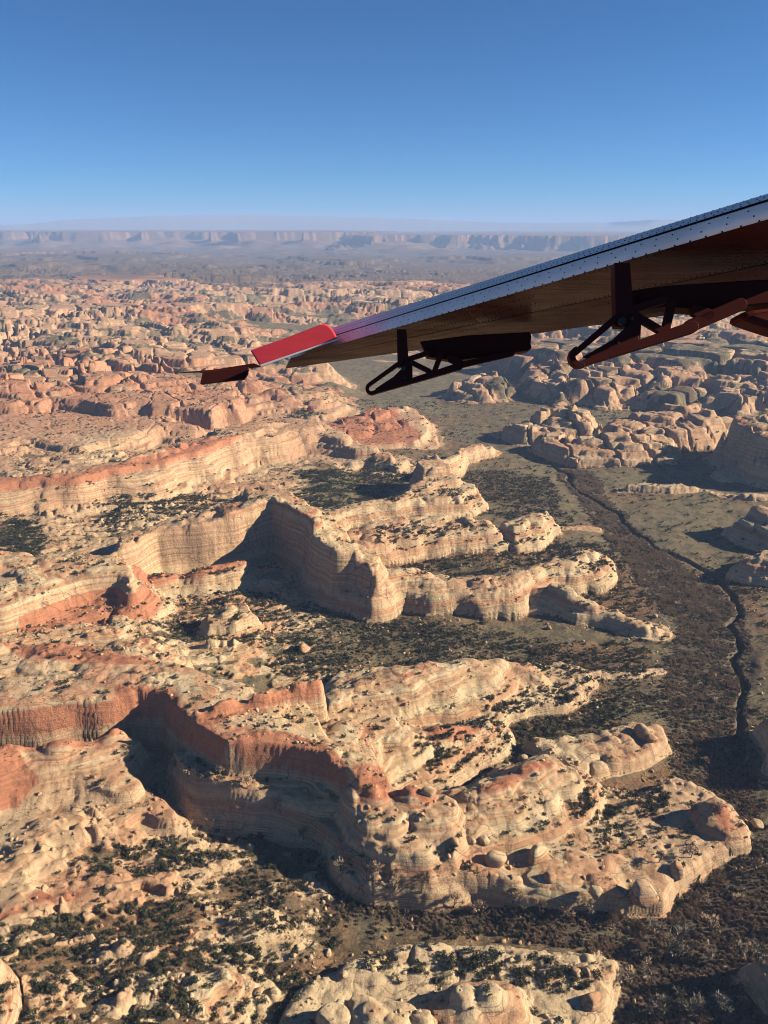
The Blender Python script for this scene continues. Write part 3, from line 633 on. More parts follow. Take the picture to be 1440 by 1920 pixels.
def land_material():
    m, nt, N, L, bs = mat("sandstone_and_soil")
    geo = N.new("ShaderNodeNewGeometry"); pos = geo.outputs["Position"]
    sep = N.new("ShaderNodeSeparateXYZ"); L.new(pos, sep.inputs[0])
    def attr(nm):
        a = N.new("ShaderNodeAttribute"); a.attribute_name = nm; return a.outputs["Fac"]
    rock, red, soil, brush = attr("rock"), attr("red"), attr("soil"), attr("brush")
    # bedding coordinate: height bent by broad and fine folds
    fold = noise(nt, pos, 0.012, 2)
    fold2 = noise(nt, pos, 0.06, 3)
    dip = mth(nt, 'ADD', mth(nt, 'MULTIPLY', sep.outputs[0], 0.012), mth(nt, 'MULTIPLY', sep.outputs[1], -0.006))
    zc = mth(nt, 'ADD', mth(nt, 'ADD', sep.outputs[2], dip), mth(nt, 'ADD', mth(nt, 'MULTIPLY', fold, 14.0), mth(nt, 'MULTIPLY', fold2, 3.0)))
    b1 = noise(nt, None, 0.17, 3, 0.6, '1D', zc)
    b2 = noise(nt, None, 0.8, 4, 0.7, '1D', zc)
    cream, tan, pink, rust = (0.56, 0.42, 0.24), (0.49, 0.34, 0.185), (0.49, 0.295, 0.165), (0.43, 0.195, 0.095)
    col = ramp(nt, b1, [(0.30, cream), (0.44, (0.61, 0.48, 0.30)), (0.52, tan), (0.56, (0.50, 0.275, 0.155)), (0.63, cream), (0.69, (0.49, 0.235, 0.13)), (0.80, rust)])
    col = mix(nt, rng_(nt, b2, 0.4, 0.75, 0.0, 0.32), col, mix(nt, 1.0, col, (0.62, 0.50, 0.42), 'MULTIPLY'))
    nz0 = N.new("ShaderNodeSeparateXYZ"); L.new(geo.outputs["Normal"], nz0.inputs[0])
    bed_shadow = mth(nt, 'ABSOLUTE', mth(nt, 'SUBTRACT', noise(nt, None, 0.24, 4, 0.7, '1D', zc), 0.5))
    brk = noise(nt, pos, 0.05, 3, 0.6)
    col = mix(nt, mth(nt, 'MULTIPLY', rng_(nt, bed_shadow, 0.03, 0.004, 0, 0.8), mth(nt, 'MULTIPLY', rng_(nt, brk, 0.42, 0.6), rng_(nt, nz0.outputs[2], 0.95, 0.8))), col, (0.16, 0.095, 0.06))  # thin bedding-plane shadows painted into the rock colour as dark crack lines
    # big patches that run pinker or paler
    big = noise(nt, pos, 0.008, 3, 0.55)
    col = mix(nt, rng_(nt, big, 0.46, 0.68, 0, 0.6), col, (0.475, 0.26, 0.15))
    col = mix(nt, rng_(nt, red, 0.0, 0.42, 0, 0.8), col, mix(nt, rng_(nt, b1, 0.35, 0.65), (0.40, 0.20, 0.12), (0.50, 0.31, 0.19)))
    # vertical streaks on steep faces
    nz = N.new("ShaderNodeSeparateXYZ"); L.new(geo.outputs["Normal"], nz.inputs[0])
    steep = rng_(nt, nz.outputs[2], 0.75, 0.35)
    mp = N.new("ShaderNodeMapping"); mp.inputs["Scale"].default_value = (0.35, 0.35, 0.03); L.new(pos, mp.inputs[0])
    st = noise(nt, mp.outputs[0], 1.0, 4, 0.65)
    redc = mix(nt, rng_(nt, b2, 0.35, 0.65), (0.47, 0.215, 0.12), (0.39, 0.155, 0.08))
    rn = mth(nt, 'ADD', red, mth(nt, 'MULTIPLY', mth(nt, 'SUBTRACT', noise(nt, pos, 0.09, 4, 0.6), 0.5), 0.7))
    rn = mth(nt, 'ADD', rn, mth(nt, 'MULTIPLY', mth(nt, 'SUBTRACT', st, 0.5), 0.9))
    col = mix(nt, mth(nt, 'MULTIPLY', rng_(nt, rn, 0.3, 0.62), rng_(nt, red, 0.0, 0.15)), col, redc)
    # desert varnish
    col = mix(nt, mth(nt, 'MULTIPLY', steep, rng_(nt, st, 0.5, 0.72, 0, 0.55)), col, (0.20, 0.12, 0.085))
    # joints
    vw = N.new("ShaderNodeVectorMath"); vw.operation = 'MULTIPLY_ADD'; L.new(pos, vw.inputs[0]); vw.inputs[1].default_value = (0.05, 0.085, 0.03)
    nzv = N.new("ShaderNodeTexNoise"); nzv.inputs["Scale"].default_value = 0.07; nzv.inputs["Detail"].default_value = 4; L.new(pos, nzv.inputs["Vector"])
    L.new(nzv.outputs["Color"], vw.inputs[2])
    vor = N.new("ShaderNodeTexVoronoi"); vor.feature = 'DISTANCE_TO_EDGE'; vor.inputs["Scale"].default_value = 1.0; L.new(vw.outputs[0], vor.inputs["Vector"])
    col = mix(nt, mth(nt, 'MULTIPLY', rng_(nt, vor.outputs[0], 0.03, 0.008, 0, 0.7), rng_(nt, noise(nt, pos, 0.03, 3, 0.6), 0.45, 0.58)), col, (0.15, 0.09, 0.06))
    # lichen and weathering mottle
    mot = noise(nt, pos, 0.35, 5, 0.7)
    col = mix(nt, rng_(nt, mot, 0.45, 0.75, 0, 0.5), col, mix(nt, 1.0, col, (0.55, 0.50, 0.46), 'MULTIPLY'))
    col = mix(nt, 1.0, col, (0.79, 0.785, 0.775), 'MULTIPLY')
    # soils
    s1 = noise(nt, pos, 0.05, 5, 0.6); s2 = noise(nt, pos, 0.6, 4, 0.65)
    olive = mix(nt, s1, (0.125, 0.105, 0.062), (0.20, 0.165, 0.092))
    brown = mix(nt, s1, (0.15, 0.085, 0.045), (0.22, 0.13, 0.07))
    sl = mix(nt, rng_(nt, soil, 0.15, 0.8), olive, brown)
    sl = mix(nt, brush, sl, mix(nt, s1, (0.085, 0.065, 0.047), (0.13, 0.10, 0.07)))
    s3 = noise(nt, pos, 0.018, 4, 0.6)
    sl = mix(nt, rng_(nt, s3, 0.48, 0.68, 0, 0.6), sl, mix(nt, 1.0, sl, (1.35, 1.25, 1.1), 'MULTIPLY'))
    sl = mix(nt, rng_(nt, s2, 0.42, 0.7, 0, 0.75), sl, mix(nt, 1.0, sl, (0.35, 0.36, 0.36), 'MULTIPLY'))
    s4 = noise(nt, pos, 0.07, 4, 0.7)
    sl = mix(nt, rng_(nt, s4, 0.48, 0.58, 0, 0.55), sl, (0.048, 0.046, 0.030))
    rb = mth(nt, 'ADD', rock, mth(nt, 'MULTIPLY', mth(nt, 'SUBTRACT', noise(nt, pos, 0.22, 4, 0.65), 0.5), 0.9))
    rockf = mth(nt, 'MULTIPLY', rng_(nt, rb, 0.35, 0.55), rng_(nt, rock, 0.02, 0.2))
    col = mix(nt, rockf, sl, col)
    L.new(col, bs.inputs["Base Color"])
    bs.inputs["Roughness"].default_value = 0.92
    bs.inputs["Specular IOR Level"].default_value = 0.15
    bh = mth(nt, 'ADD', mth(nt, 'MULTIPLY', b2, 0.3), mth(nt, 'ADD', mth(nt, 'MULTIPLY', mot, 1.1), mth(nt, 'MULTIPLY', noise(nt, pos, 1.6, 4, 0.7), 0.5)))
    bp = N.new("ShaderNodeBump"); bp.inputs["Strength"].default_value = 0.85; bp.inputs["Distance"].default_value = 1.0
    L.new(bh, bp.inputs["Height"]); L.new(bp.outputs[0], bs.inputs["Normal"])
    return m
M_LAND = land_material()

# ------------------------------------------------------------------ cut the land into its pieces
na, nr = len(COLS), len(Dr)
VX = np.stack([GXw, GYw, T['Z']], 1).astype(np.float32)
i, j = np.meshgrid(np.arange(na - 1), np.arange(nr - 1))
v0 = (j * na + i).ravel()
QUADS = np.stack([v0, v0 + 1, v0 + na + 1, v0 + na], 1).astype(np.int32)
fid = T['ID'][QUADS]
ffar = T['FID'][QUADS]
# majority by first corner where at least two corners agree
lab = np.where((fid[:, 0] == fid[:, 2]) | (fid[:, 0] == fid[:, 1]), fid[:, 0], fid[:, 2]).astype(np.int32)
lf = ffar[:, 0].astype(np.int32)
lab = np.where(lf >= 0, 1000 + lf, lab)
def sub_mesh(name, sel, mats):
    q = QUADS[sel]
    used, inv = np.unique(q, return_inverse=True)
    inv = inv.reshape(q.shape).astype(np.int32)
    me = bpy.data.meshes.new(name)
    me.vertices.add(len(used)); me.vertices.foreach_set("co", VX[used].ravel())
    n = len(q)
    me.loops.add(n * 4); me.loops.foreach_set("vertex_index", inv.ravel())
    me.polygons.add(n); me.polygons.foreach_set("loop_start", np.arange(0, n * 4, 4, dtype=np.int32))
    me.polygons.foreach_set("use_smooth", np.ones(n, bool))
    me.update(calc_edges=True)
    for a in ("rock", "red", "soil", "brush"):
        at = me.attributes.new(a, 'FLOAT', 'POINT')
        at.data.foreach_set("value", T[a][used].astype(np.float32))
    for mm in mats: me.materials.append(mm)
    ob = bpy.data.objects.new(name, me); C.objects.link(ob)
    return ob
def tag(o, label=None, cat=None, group=None, kind=None):
    if label: o['label'] = label
    if cat: o['category'] = cat
    if group: o['group'] = group
    if kind: o['kind'] = kind
    return o
cx = GXw[QUADS[:, 0]]; cy = GYw[QUADS[:, 0]]; cD = np.hypot(cx, cy)
g = sub_mesh("terrain", (lab < 0), [M_LAND]); tag(g, kind='structure', label='canyon country ground of bare rock, soil flats and meadow')
for k, r in enumerate(ROCKS):
    s = lab == k
    if s.sum() < 60: print("few faces", k, r[1], s.sum()); continue
    tag(sub_mesh(r[1], s, [M_LAND]), r[2], r[3])
for k, r in enumerate(FAR):
    s = lab == 1000 + k
    if s.sum() < 20: print("few faces", k, r[3], s.sum()); continue
    tag(sub_mesh(r[3], s, [M_LAND]), r[4], r[5])
print("meshes", round(time.time() - T0, 1))

# ------------------------------------------------------------------ mountains on the horizon
def mountains():
    n = 420
    a = np.linspace(rad(-58), rad(58), n)
    px = 720 + FOC * np.tan(a) * 1.0
    crest = np.interp(px, [-1200, 0, 100, 160, 250, 340, 460, 560, 680, 800, 900, 1000, 1120, 1200, 1300, 1440, 2600], [425, 424, 421, 414, 411, 407, 405, 407, 409, 413, 418, 419, 418, 414, 413, 413, 424])
    R = 30000.0
    h = CAM_H + (425 - crest) / FOC * R + 40 * fbm(a * 60, a * 0 + 3, 301, 4)
    vs_, fs = [], []
    prof = [(-5000, 0.0), (-3000, 0.25), (-1400, 0.6), (-400, 0.9), (0, 1.0), (1500, 0.8), (5000, 0.0)]
    for q, (dr, f) in enumerate(prof):
        for k in range(n):
            rr = R + dr + 500 * float(perlin(np.array([k * 0.05 + q]), np.array([q * 1.7]), 311)[0])
            vs_.append((math.sin(a[k]) * rr, math.cos(a[k]) * rr, -2 + f * h[k] * (1 + 0.06 * float(perlin(np.array([k * 0.06]), np.array([q * 2.3]), 312)[0]) * (f < 0.95))))
    for q in range(len(prof) - 1):
        for k in range(n - 1):
            fs.append((q * n + k, q * n + k + 1, (q + 1) * n + k + 1, (q + 1) * n + k))
    me = bpy.data.meshes.new("mountains"); me.from_pydata(vs_, [], fs); me.polygons.foreach_set("use_smooth", np.ones(len(fs), bool))
    m, nt, N, L, bs = mat("far_mountain")
    bs.inputs["Base Color"].default_value = (0.20, 0.17, 0.15, 1); bs.inputs["Roughness"].default_value = 1
    me.materials.append(m)
    tag(sub := bpy.data.objects.new("mountains", me), kind='structure', label='pale blue mountains along the horizon')
    C.objects.link(sub)
mountains()


# ------------------------------------------------------------------ plants and stones
LD = np.log(Dr)
Zg = T['Z'].reshape(nr, na); 
def look(X, Y, *keys):
    """height (bilinear on the mesh) and attributes (nearest) of the land at x, y"""
    a = np.arctan2(X, Y); d = np.hypot(X, Y)
    fi = np.interp(col_of(a, np.interp(d, Dr, HZ)), COLS, np.arange(na)); fj = np.interp(d, Dr, np.arange(nr))
    i0 = np.clip(fi.astype(int), 0, na - 2); j0 = np.clip(fj.astype(int), 0, nr - 2)
    u = fi - i0; v = fj - j0
    z = (Zg[j0, i0] * (1 - u) + Zg[j0, i0 + 1] * u) * (1 - v) + (Zg[j0 + 1, i0] * (1 - u) + Zg[j0 + 1, i0 + 1] * u) * v
    r = [z]
    n = (np.clip(np.round(fj), 0, nr - 1).astype(int) * na + np.clip(np.round(fi), 0, na - 1).astype(int))
    for k in keys: r.append(T[k][n])
    return r
gz_d = np.gradient(Zg, Dr, axis=0); gz_a = np.gradient(Zg, axis=1) / (np.gradient(AZ, axis=1) * DD)
T['slope'] = np.hypot(gz_d, gz_a).ravel().astype(np.float32)
def scatter(n, d0, d1, a0=-47, a1=47):
    d = np.sqrt(rng.uniform(d0 ** 2, d1 ** 2, n)); a = np.radians(rng.uniform(a0, a1, n))
    return np.sin(a) * d, np.cos(a) * d
def leaf_mat(name, c0, c1, rough=0.85):
    m, nt, N, L, bs = mat(name)
    oi = N.new("ShaderNodeObjectInfo"); geo = N.new("ShaderNodeNewGeometry")
    v = mth(nt, 'ADD', mth(nt, 'MULTIPLY', oi.outputs["Random"], 0.55), mth(nt, 'MULTIPLY', geo.outputs["Random Per Island"], 0.45))
    L.new(mix(nt, v, c0, c1), bs.inputs["Base Color"])
    bs.inputs["Roughness"].default_value = rough; bs.inputs["Specular IOR Level"].default_value = 0.1
    return m
M_JUN = leaf_mat("juniper_green", (0.030, 0.034, 0.018), (0.062, 0.062, 0.034))
M_TWIG = leaf_mat("brush_twig", (0.18, 0.128, 0.084), (0.40, 0.295, 0.19))
M_PALE = leaf_mat("pale_twig", (0.14, 0.12, 0.085), (0.22, 0.195, 0.14))
M_BARK = leaf_mat("bark", (0.06, 0.045, 0.035), (0.10, 0.08, 0.06))
M_SAGE = leaf_mat("sage_leaf", (0.065, 0.062, 0.042), (0.115, 0.108, 0.072))
def add_tube(V, F, p, q, r0, r1, n=4):
    p = Vector(p); q = Vector(q); ax = (q - p).normalized()
    t = ax.orthogonal().normalized(); b = ax.cross(t); o = len(V)
    for c, r in ((p, r0), (q, r1)):
        for k in range(n):
            w = 2 * math.pi * k / n
            V.append(tuple(c + (t * math.cos(w) + b * math.sin(w)) * r))
    for k in range(n): F.append((o + k, o + (k + 1) % n, o + n + (k + 1) % n, o + n + k))
def add_leaf(V, F, c, size, R, up=0.0):
    n = Vector((R.gauss(0, 1), R.gauss(0, 1), R.gauss(0, 1) + up)).normalized()
    t = n.orthogonal().normalized(); w = R.uniform(0, 6.28); b = n.cross(t)
    t2 = t * math.cos(w) + b * math.sin(w); b2 = n.cross(t2)
    o = len(V); c = Vector(c)
    V += [tuple(c + t2 * size), tuple(c + b2 * size * 0.7), tuple(c - t2 * size * 0.9), tuple(c - b2 * size * 0.75)]
    F.append((o, o + 1, o + 2, o + 3))
def new_mesh(name, V, F, m):
    me = bpy.data.meshes.new(name); me.from_pydata(V, [], F); me.materials.append(m); return me
def juniper_crown(seed, n=110):
    R = random.Random(seed); V, F = [], []
    blobs = [(R.uniform(-.55, .55), R.uniform(-.55, .55), R.uniform(.35, .95), R.uniform(.3, .55)) for _ in range(8)]
    for _ in range(n):
        bx, by, bz, br = R.choice(blobs)
        d = Vector((R.gauss(0, 1), R.gauss(0, 1), R.gauss(0, 1))).normalized() * br * R.uniform(.55, 1.05)
        z = bz + d.z * 0.85
        if z < 0.02: z = 0.02 + R.random() * 0.15
        add_leaf(V, F, (bx + d.x, by + d.y, z), R.uniform(.10, .2), R, 0.6)
    return V, F
def trunk_geo(h, r, seed):
    R = random.Random(seed); V, F = [], []
    top = (R.uniform(-.1, .1), R.uniform(-.1, .1), h)
    add_tube(V, F, (0, 0, -0.3), top, r, r * .6, 6)
    for _ in range(4):
        w = R.uniform(0, 6.28)
        add_tube(V, F, (top[0] * .7, top[1] * .7, h * .7), (math.cos(w) * .4, math.sin(w) * .4, h + R.uniform(.2, .5)), r * .5, r * .2)
    return V, F
def brush_geo(seed, n=150, spread=0.75):
    R = random.Random(seed); V, F = [], []
    for _ in range(n):
        w = R.uniform(0, 6.28); e = R.uniform(0.25, 1.5); L_ = R.uniform(.55, 1.05)
        tip = Vector((math.cos(w) * math.cos(e) * spread, math.sin(w) * math.cos(e) * spread, math.sin(e))) * L_
        st = Vector((math.cos(w), math.sin(w), 0)) * R.uniform(0, .3) + Vector((0, 0, 0.0))
        side = Vector((-math.sin(w + R.uniform(-1, 1)), math.cos(w), R.uniform(-.3, .3))) * R.uniform(.02, .05)
        mid = st.lerp(tip, .55) + Vector((R.gauss(0, .05), R.gauss(0, .05), R.gauss(0, .05)))
        o = len(V)
        V += [tuple(st), tuple(mid + side), tuple(tip), tuple(mid - side)]
        F.append((o, o + 1, o + 2, o + 3))
    return V, F
def gn_scatter(name, P, scale, rot, protos, label):
    """one object of countless plants: a point cloud mesh that instances the given meshes"""
    me = bpy.data.meshes.new(name); me.vertices.add(len(P)); me.vertices.foreach_set("co", P.astype(np.float32).ravel())
    for nm, arr in (("sz", scale), ("rz", rot)):
        at = me.attributes.new(nm, 'FLOAT', 'POINT'); at.data.foreach_set("value", arr.astype(np.float32))
    ki = rng.integers(0, len(protos), len(P)).astype(np.int32)
    at = me.attributes.new("ki", 'INT', 'POINT'); at.data.foreach_set("value", ki)
    o = bpy.data.objects.new(name, me); C.objects.link(o)
    ng = bpy.data.node_groups.new(name, 'GeometryNodeTree')
    ng.interface.new_socket("Geometry", in_out='INPUT', socket_type='NodeSocketGeometry')
    ng.interface.new_socket("Geometry", in_out='OUTPUT', socket_type='NodeSocketGeometry')
    nd, lk = ng.nodes, ng.links
    gi = nd.new("NodeGroupInput"); go = nd.new("NodeGroupOutput")
    join = nd.new("GeometryNodeJoinGeometry")
    def named(nm, ty):
        n = nd.new("GeometryNodeInputNamedAttribute"); n.data_type = ty; n.inputs[0].default_value = nm
        return n.outputs[0]
    cmb = nd.new("ShaderNodeCombineXYZ"); lk.new(named("rz", 'FLOAT'), cmb.inputs[2])
    for k, pm in enumerate(protos):
        po = bpy.data.objects.new(name + "_seed", pm)
        oi = nd.new("GeometryNodeObjectInfo"); oi.inputs["Object"].default_value = po; oi.inputs["As Instance"].default_value = True
        cmp_ = nd.new("FunctionNodeCompare"); cmp_.data_type = 'INT'; cmp_.operation = 'EQUAL'
        lk.new(named("ki", 'INT'), cmp_.inputs[2]); cmp_.inputs[3].default_value = k
        iop = nd.new("GeometryNodeInstanceOnPoints")
        m2p = nd.new("GeometryNodeMeshToPoints")
        lk.new(gi.outputs[0], m2p.inputs[0]); lk.new(m2p.outputs[0], iop.inputs["Points"])
        lk.new(cmp_.outputs[0], iop.inputs["Selection"]); lk.new(oi.outputs["Geometry"], iop.inputs["Instance"])
        lk.new(cmb.outputs[0], iop.inputs["Rotation"]); lk.new(named("sz", 'FLOAT'), iop.inputs["Scale"])
        lk.new(iop.outputs[0], join.inputs[0])
    lk.new(join.outputs[0], go.inputs[0])
    mod = o.modifiers.new("scatter", 'NODES'); mod.node_group = ng
    tag(o, kind='stuff', label=label)
    return o
SHORT = {'cluster of cream rock domes at the prow of the mesa': 'rock domes of the mesa prow', 'row of smooth rounded boulder like domes on the stony bench': 'row of smooth rounded domes', 'low sandstone bench ringed by a cliff': 'low bench with the red soil hollow', 'broad grey cream dome of slickrock split by one crack': 'broad grey cream slickrock dome', 'tall pale outcrop at the foot of the view': 'tall pale outcrop', 'cream and pink dome on the stony bench': 'cream and pink bench dome', 'yellowish knob of rock above the pale slickrock ramp': 'yellowish knob of rock', 'boulder strewn knob with dark juniper shadow beside the ramp': 'boulder strewn knob', 'pale outcrop edge with pitch dark shadow in the brush': 'outcrop with pitch dark shadow', 'cream slickrock slope below the red cliff band': 'cream slope below the red cliff', 'pair of rounded brown mounds where the meadow meets the cliffs': 'pair of rounded brown mounds'}
JUN = [new_mesh("juniper_crown", *juniper_crown(40 + k), M_JUN) for k in range(3)]
JTR = [new_mesh("juniper_trunk", *trunk_geo(0.45, 0.09, 60 + k), M_BARK) for k in range(3)]

def plant_junipers():
    x, y = scatter(560000, 195, 1650)
    z, veg, rock, slope, brush, red_s, chan = look(x, y, 'veg', 'rock', 'slope', 'brush', 'soil', 'chan')
    d = np.hypot(x, y)
    cl = fbm(x / 26, (y - 0.25 * x) / 11, 401, 3, 0.65) + 0.35 * fbm(x / 80, y / 50, 402, 2)
    left = np.arctan2(x, y) < 0.05
    p = veg * ss(-0.38, 0.2, cl) * 0.95 * (1 - 0.75 * brush)
    p += 0.16 * ss(0.08, 0.4, cl) * ss(0.9, 0.35, slope)
    p += 0.03 * (rock < 0.5) * (1 - brush) * ss(0.0, 0.35, fbm(x / 90, y / 60, 405, 3)) * ss(0.2, 0.05, np.arctan2(x, y))
    p *= ss(1.0, 0.6, slope) * (1 - chan)
    keep = rng.random(x.size) < p * 0.95
    x, y, z, d = x[keep], y[keep], z[keep], d[keep]
    s = rng.uniform(0.9, 2.3, x.size) * np.where(rng.random(x.size) < 0.15, 1.3, 1)
    P = np.stack([x, y, z - 0.1 * s], 1)
    px, py = project(x, y, z)
    vis = (px > 8) & (px < 1432) & (py < 1912)
    order = np.argsort(np.where(vis, -s / d, 9))
    top = order[:290]; rest = order[290:]
    gn_scatter("juniper_scrub", P[rest], s[rest], rng.uniform(0, 6.28, rest.size), JUN, 'dark juniper and pinyon scrub dotted over rock and soil flats')
    tid, = look(x[top], y[top], 'ID')[1:]
    cen = []
    for r_ in ROCKS:
        pc = np.array([U(*p) for p in r_[4]]); cen.append(pc)
    def rock_near(X_, Y_):
        best = min(range(len(cen)), key=lambda q_: np.hypot(cen[q_][:, 0] - X_, cen[q_][:, 1] - Y_).min())
        return best
    for n, q in enumerate(top):
        k = n % 3
        r = bpy.data.objects.new("juniper_tree", None); C.objects.link(r)
        r.location = P[q]; r.scale = [float(s[q])] * 3; r.rotation_euler = (0, 0, random.uniform(0, 6.28)); r.empty_display_size = 0.3
        on = int(tid[n]); at_ = on if on >= 0 else rock_near(x[q], y[q])
        wd = SHORT.get(ROCKS[at_][2].split(',')[0], None) or ' '.join(re.split(r' (?:with|whose|scoured|ringed|that|beside|dotted|casting|beneath|inside|sloping|scattered|between|running|reaching|standing|pointing|trailing) ', ROCKS[at_][2].split(',')[0])[0].split()[:7])
        tag(r, ('large ' if s[q] > 2.2 else 'small ' if s[q] < 1.5 else '') + 'dark green juniper ' + ('growing on the ' if on >= 0 else 'in the soil beside the ') + wd, 'juniper', 'junipers dotted over the nearer slickrock')
        for nm, me in (("crown", JUN[k]), ("trunk", JTR[k])):
            o = bpy.data.objects.new(nm, me); C.objects.link(o); o.parent = r
    print(sorted({o['label'] for o in C.objects if o.name.startswith('juniper_tree')}))
    print("junipers", x.size)
    x, y = scatter(900000, 195, 1250)
    z, veg, rock, slope, brush = look(x, y, 'veg', 'rock', 'slope', 'brush')
    cl = fbm(x / 22, (y - 0.25 * x) / 8, 441, 4, 0.65)
    p = (rock * (0.02 + 0.4 * ss(0.02, 0.35, cl)) + 0.6 * veg * ss(-0.2, 0.2, cl)) * (1 - brush) * ss(1.1, 0.5, slope)
    keep = rng.random(x.size) < p * 0.7
    x, y, z = x[keep], y[keep], z[keep]
    pr = [new_mesh("blackbrush", *juniper_crown(95 + k, 45), M_JUN) for k in range(2)]
    gn_scatter("blackbrush_cover", np.stack([x, y, z - 0.05], 1), rng.uniform(0.3, 0.95, x.size), rng.uniform(0, 6.28, x.size), pr, 'small dark shrubs speckling rock ledges and soil')
    print("blackbrush", x.size)
plant_junipers()

def plant_brush():
    x, y = scatter(620000, 195, 1300, -20, 47)
    z, brush, rock, slope, chan = look(x, y, 'brush', 'rock', 'slope', 'chan')
    cl = fbm(x / 20, y / 20, 411, 3, 0.6)
    p = brush * (rock < 0.45) * ss(-0.5, 0.1, cl) * (1 - 0.8 * chan)
    keep = rng.random(x.size) < p
    x, y, z = x[keep], y[keep], z[keep]; d = np.hypot(x, y)
    s = rng.uniform(0.8, 2.1, x.size) * (1 + 0.5 * ss(0.0, 0.4, cl[keep]))
    s *= 1 + 0.35 * ss(600, 1200, d); P = np.stack([x, y, z - 0.1], 1)
    pr = [new_mesh("bare_brush", *brush_geo(80 + k), M_TWIG) for k in range(3)]
    gn_scatter("brush_thicket", P, s, rng.uniform(0, 6.28, x.size), pr, 'leafless grey brown brush filling the canyon floor and wash')
    print("brush", x.size)
    # sage on the open flats
    x, y = scatter(230000, 195, 900, -12, 47)
    z, brush, rock, slope = look(x, y, 'brush', 'rock', 'slope')
    cl = fbm(x / 30, y / 30, 421, 3, 0.6)
    keep = rng.random(x.size) < (rock < 0.4) * (0.16 + 0.5 * ss(-0.1, 0.3, cl)) * (1 - 0.4 * brush)
    x, y, z = x[keep], y[keep], z[keep]
    pr = [new_mesh("sage_clump", *juniper_crown(90, 40), M_SAGE)]
    gn_scatter("sagebrush_cover", np.stack([x, y, z - 0.05], 1), rng.uniform(0.35, 0.8, x.size), rng.uniform(0, 6.28, x.size), pr, 'low grey green sagebrush over the valley flats')
    print("sage", x.size)
plant_brush()

def bare_tree(seed):
    R = random.Random(seed); V, F = [], []; V2, F2 = [], []
    def grow(p, d, L_, r, lv):
        q = p + d * L_
        add_tube(V, F, p, q, r, r * .6, 5 if lv == 0 else 3)
        if lv < 3:
            for _ in range(R.choice((3, 4)) if lv else 4):
                nd = (d + Vector((R.gauss(0, .55), R.gauss(0, .55), R.gauss(.05, .3)))).normalized()
                grow(p.lerp(q, R.uniform(.55, 1)), nd, L_ * R.uniform(.55, .8), r * .55, lv + 1)
        else:
            for _ in range(7):
                nd = (d + Vector((R.gauss(0, .6), R.gauss(0, .6), R.gauss(.1, .5)))).normalized()
                t = q + nd * R.uniform(.08, .2); sd = nd.orthogonal().normalized() * R.uniform(.008, .016)
                o = len(V2); m_ = q.lerp(t, .5)
                V2.extend([tuple(q), tuple(m_ + sd), tuple(t), tuple(m_ - sd)]); F2.append((o, o + 1, o + 2, o + 3))
    grow(Vector((0, 0, -.03)), Vector((R.gauss(0, .08), R.gauss(0, .08), 1)).normalized(), .32, .03, 0)
    return (V, F), (V2, F2)
def cottonwoods():
    var = []
    for k in range(3):
        a, b = bare_tree(500 + k)
        var.append((new_mesh("trunk", *a, M_BARK), new_mesh("crown", *b, M_PALE), new_mesh("crown", *b, M_TWIG)))
    # pale crowned trees seen in the brush, and duller ones among them
    pale = [(1265,1775,60),(1272,1800,46),(1248,1790,40),(1385,1880,50),(1350,1905,44),(1410,1850,40),(1275,1895,50),(1300,1910,52),(1240,1905,46),(1395,1810,40),(1300,1690,30),(1225,1748,30)]
    dull = [(700,1690,40),(740,1700,36),(790,1705,40),(850,1712,38),(900,1715,36),(960,1708,34),(1010,1722,36),(1060,1735,38),(1100,1722,34),(1150,1742,38),(640,1668,34),(605,1640,30),(570,1600,30),(520,1575,28),(470,1560,28),(420,1545,26),(360,1535,26),(330,1510,24),
            (1230,1650,30),(1290,1640,30),(1340,1660,34),(1380,1700,34),(1420,1640,32),(1330,1740,38),(1200,1790,38),(1180,1850,42),(1215,1830,40),(1330,1800,40),(1290,1560,24),(1340,1580,24),(1410,1600,28),(1300,1350,16),(1320,1390,18),(1290,1400,18),(1340,1320,16),(1280,1330,15),(1310,1290,14),(1330,1250,13),(1320,1430,18),(1290,1220,12)]
    for n, (px, py, hp) in enumerate(pale + dull):
        is_pale = n < len(pale)
        X, Y = U(px, py, 1.0)
        z = float(look(np.array([X]), np.array([Y]))[0][0])
        dist = math.sqrt(X * X + Y * Y + (CAM_H - z) ** 2)
        h = hp / FOC * dist * 1.05
        k = n % 3
        r = bpy.data.objects.new("cottonwood_tree" if is_pale else "bare_tree", None); C.objects.link(r)
        r.location = (X, Y, z); r.scale = (h * 1.0, h * 1.0, h); r.rotation_euler = (0, 0, n * 1.7); r.empty_display_size = 0.1
        if is_pale: tag(r, ('tall ' if hp >= 46 else '') + 'pale leafless cottonwood ' + ('in the dark brush below the stony bench corner' if py < 1830 and px < 1300 else 'in the dark brush beside the pitch dark outcrop shadow' if px > 1340 else 'in the dark brush at the mouth of the wash'), 'tree', 'pale cottonwoods in the wash')
        else:
            where = 'in the side canyon brush at the foot of the bench cliff' if py > 1660 and px < 1160 else 'in the brush under the shadowed alcove wall' if px < 620 else 'in the broad dark brush below the bench tip' if py > 1540 else 'along the brushy wash below the wash bend'
            tag(r, ('tall ' if hp >= 36 else 'small ' if hp < 20 else '') + 'dark leafless tree ' + where, 'tree', 'dark bare trees in the brush')
        for nm, me in (("trunk", var[k][0]), ("crown", var[k][1 if is_pale else 2])):
            o = bpy.data.objects.new(nm, me); C.objects.link(o); o.parent = r
cottonwoods()

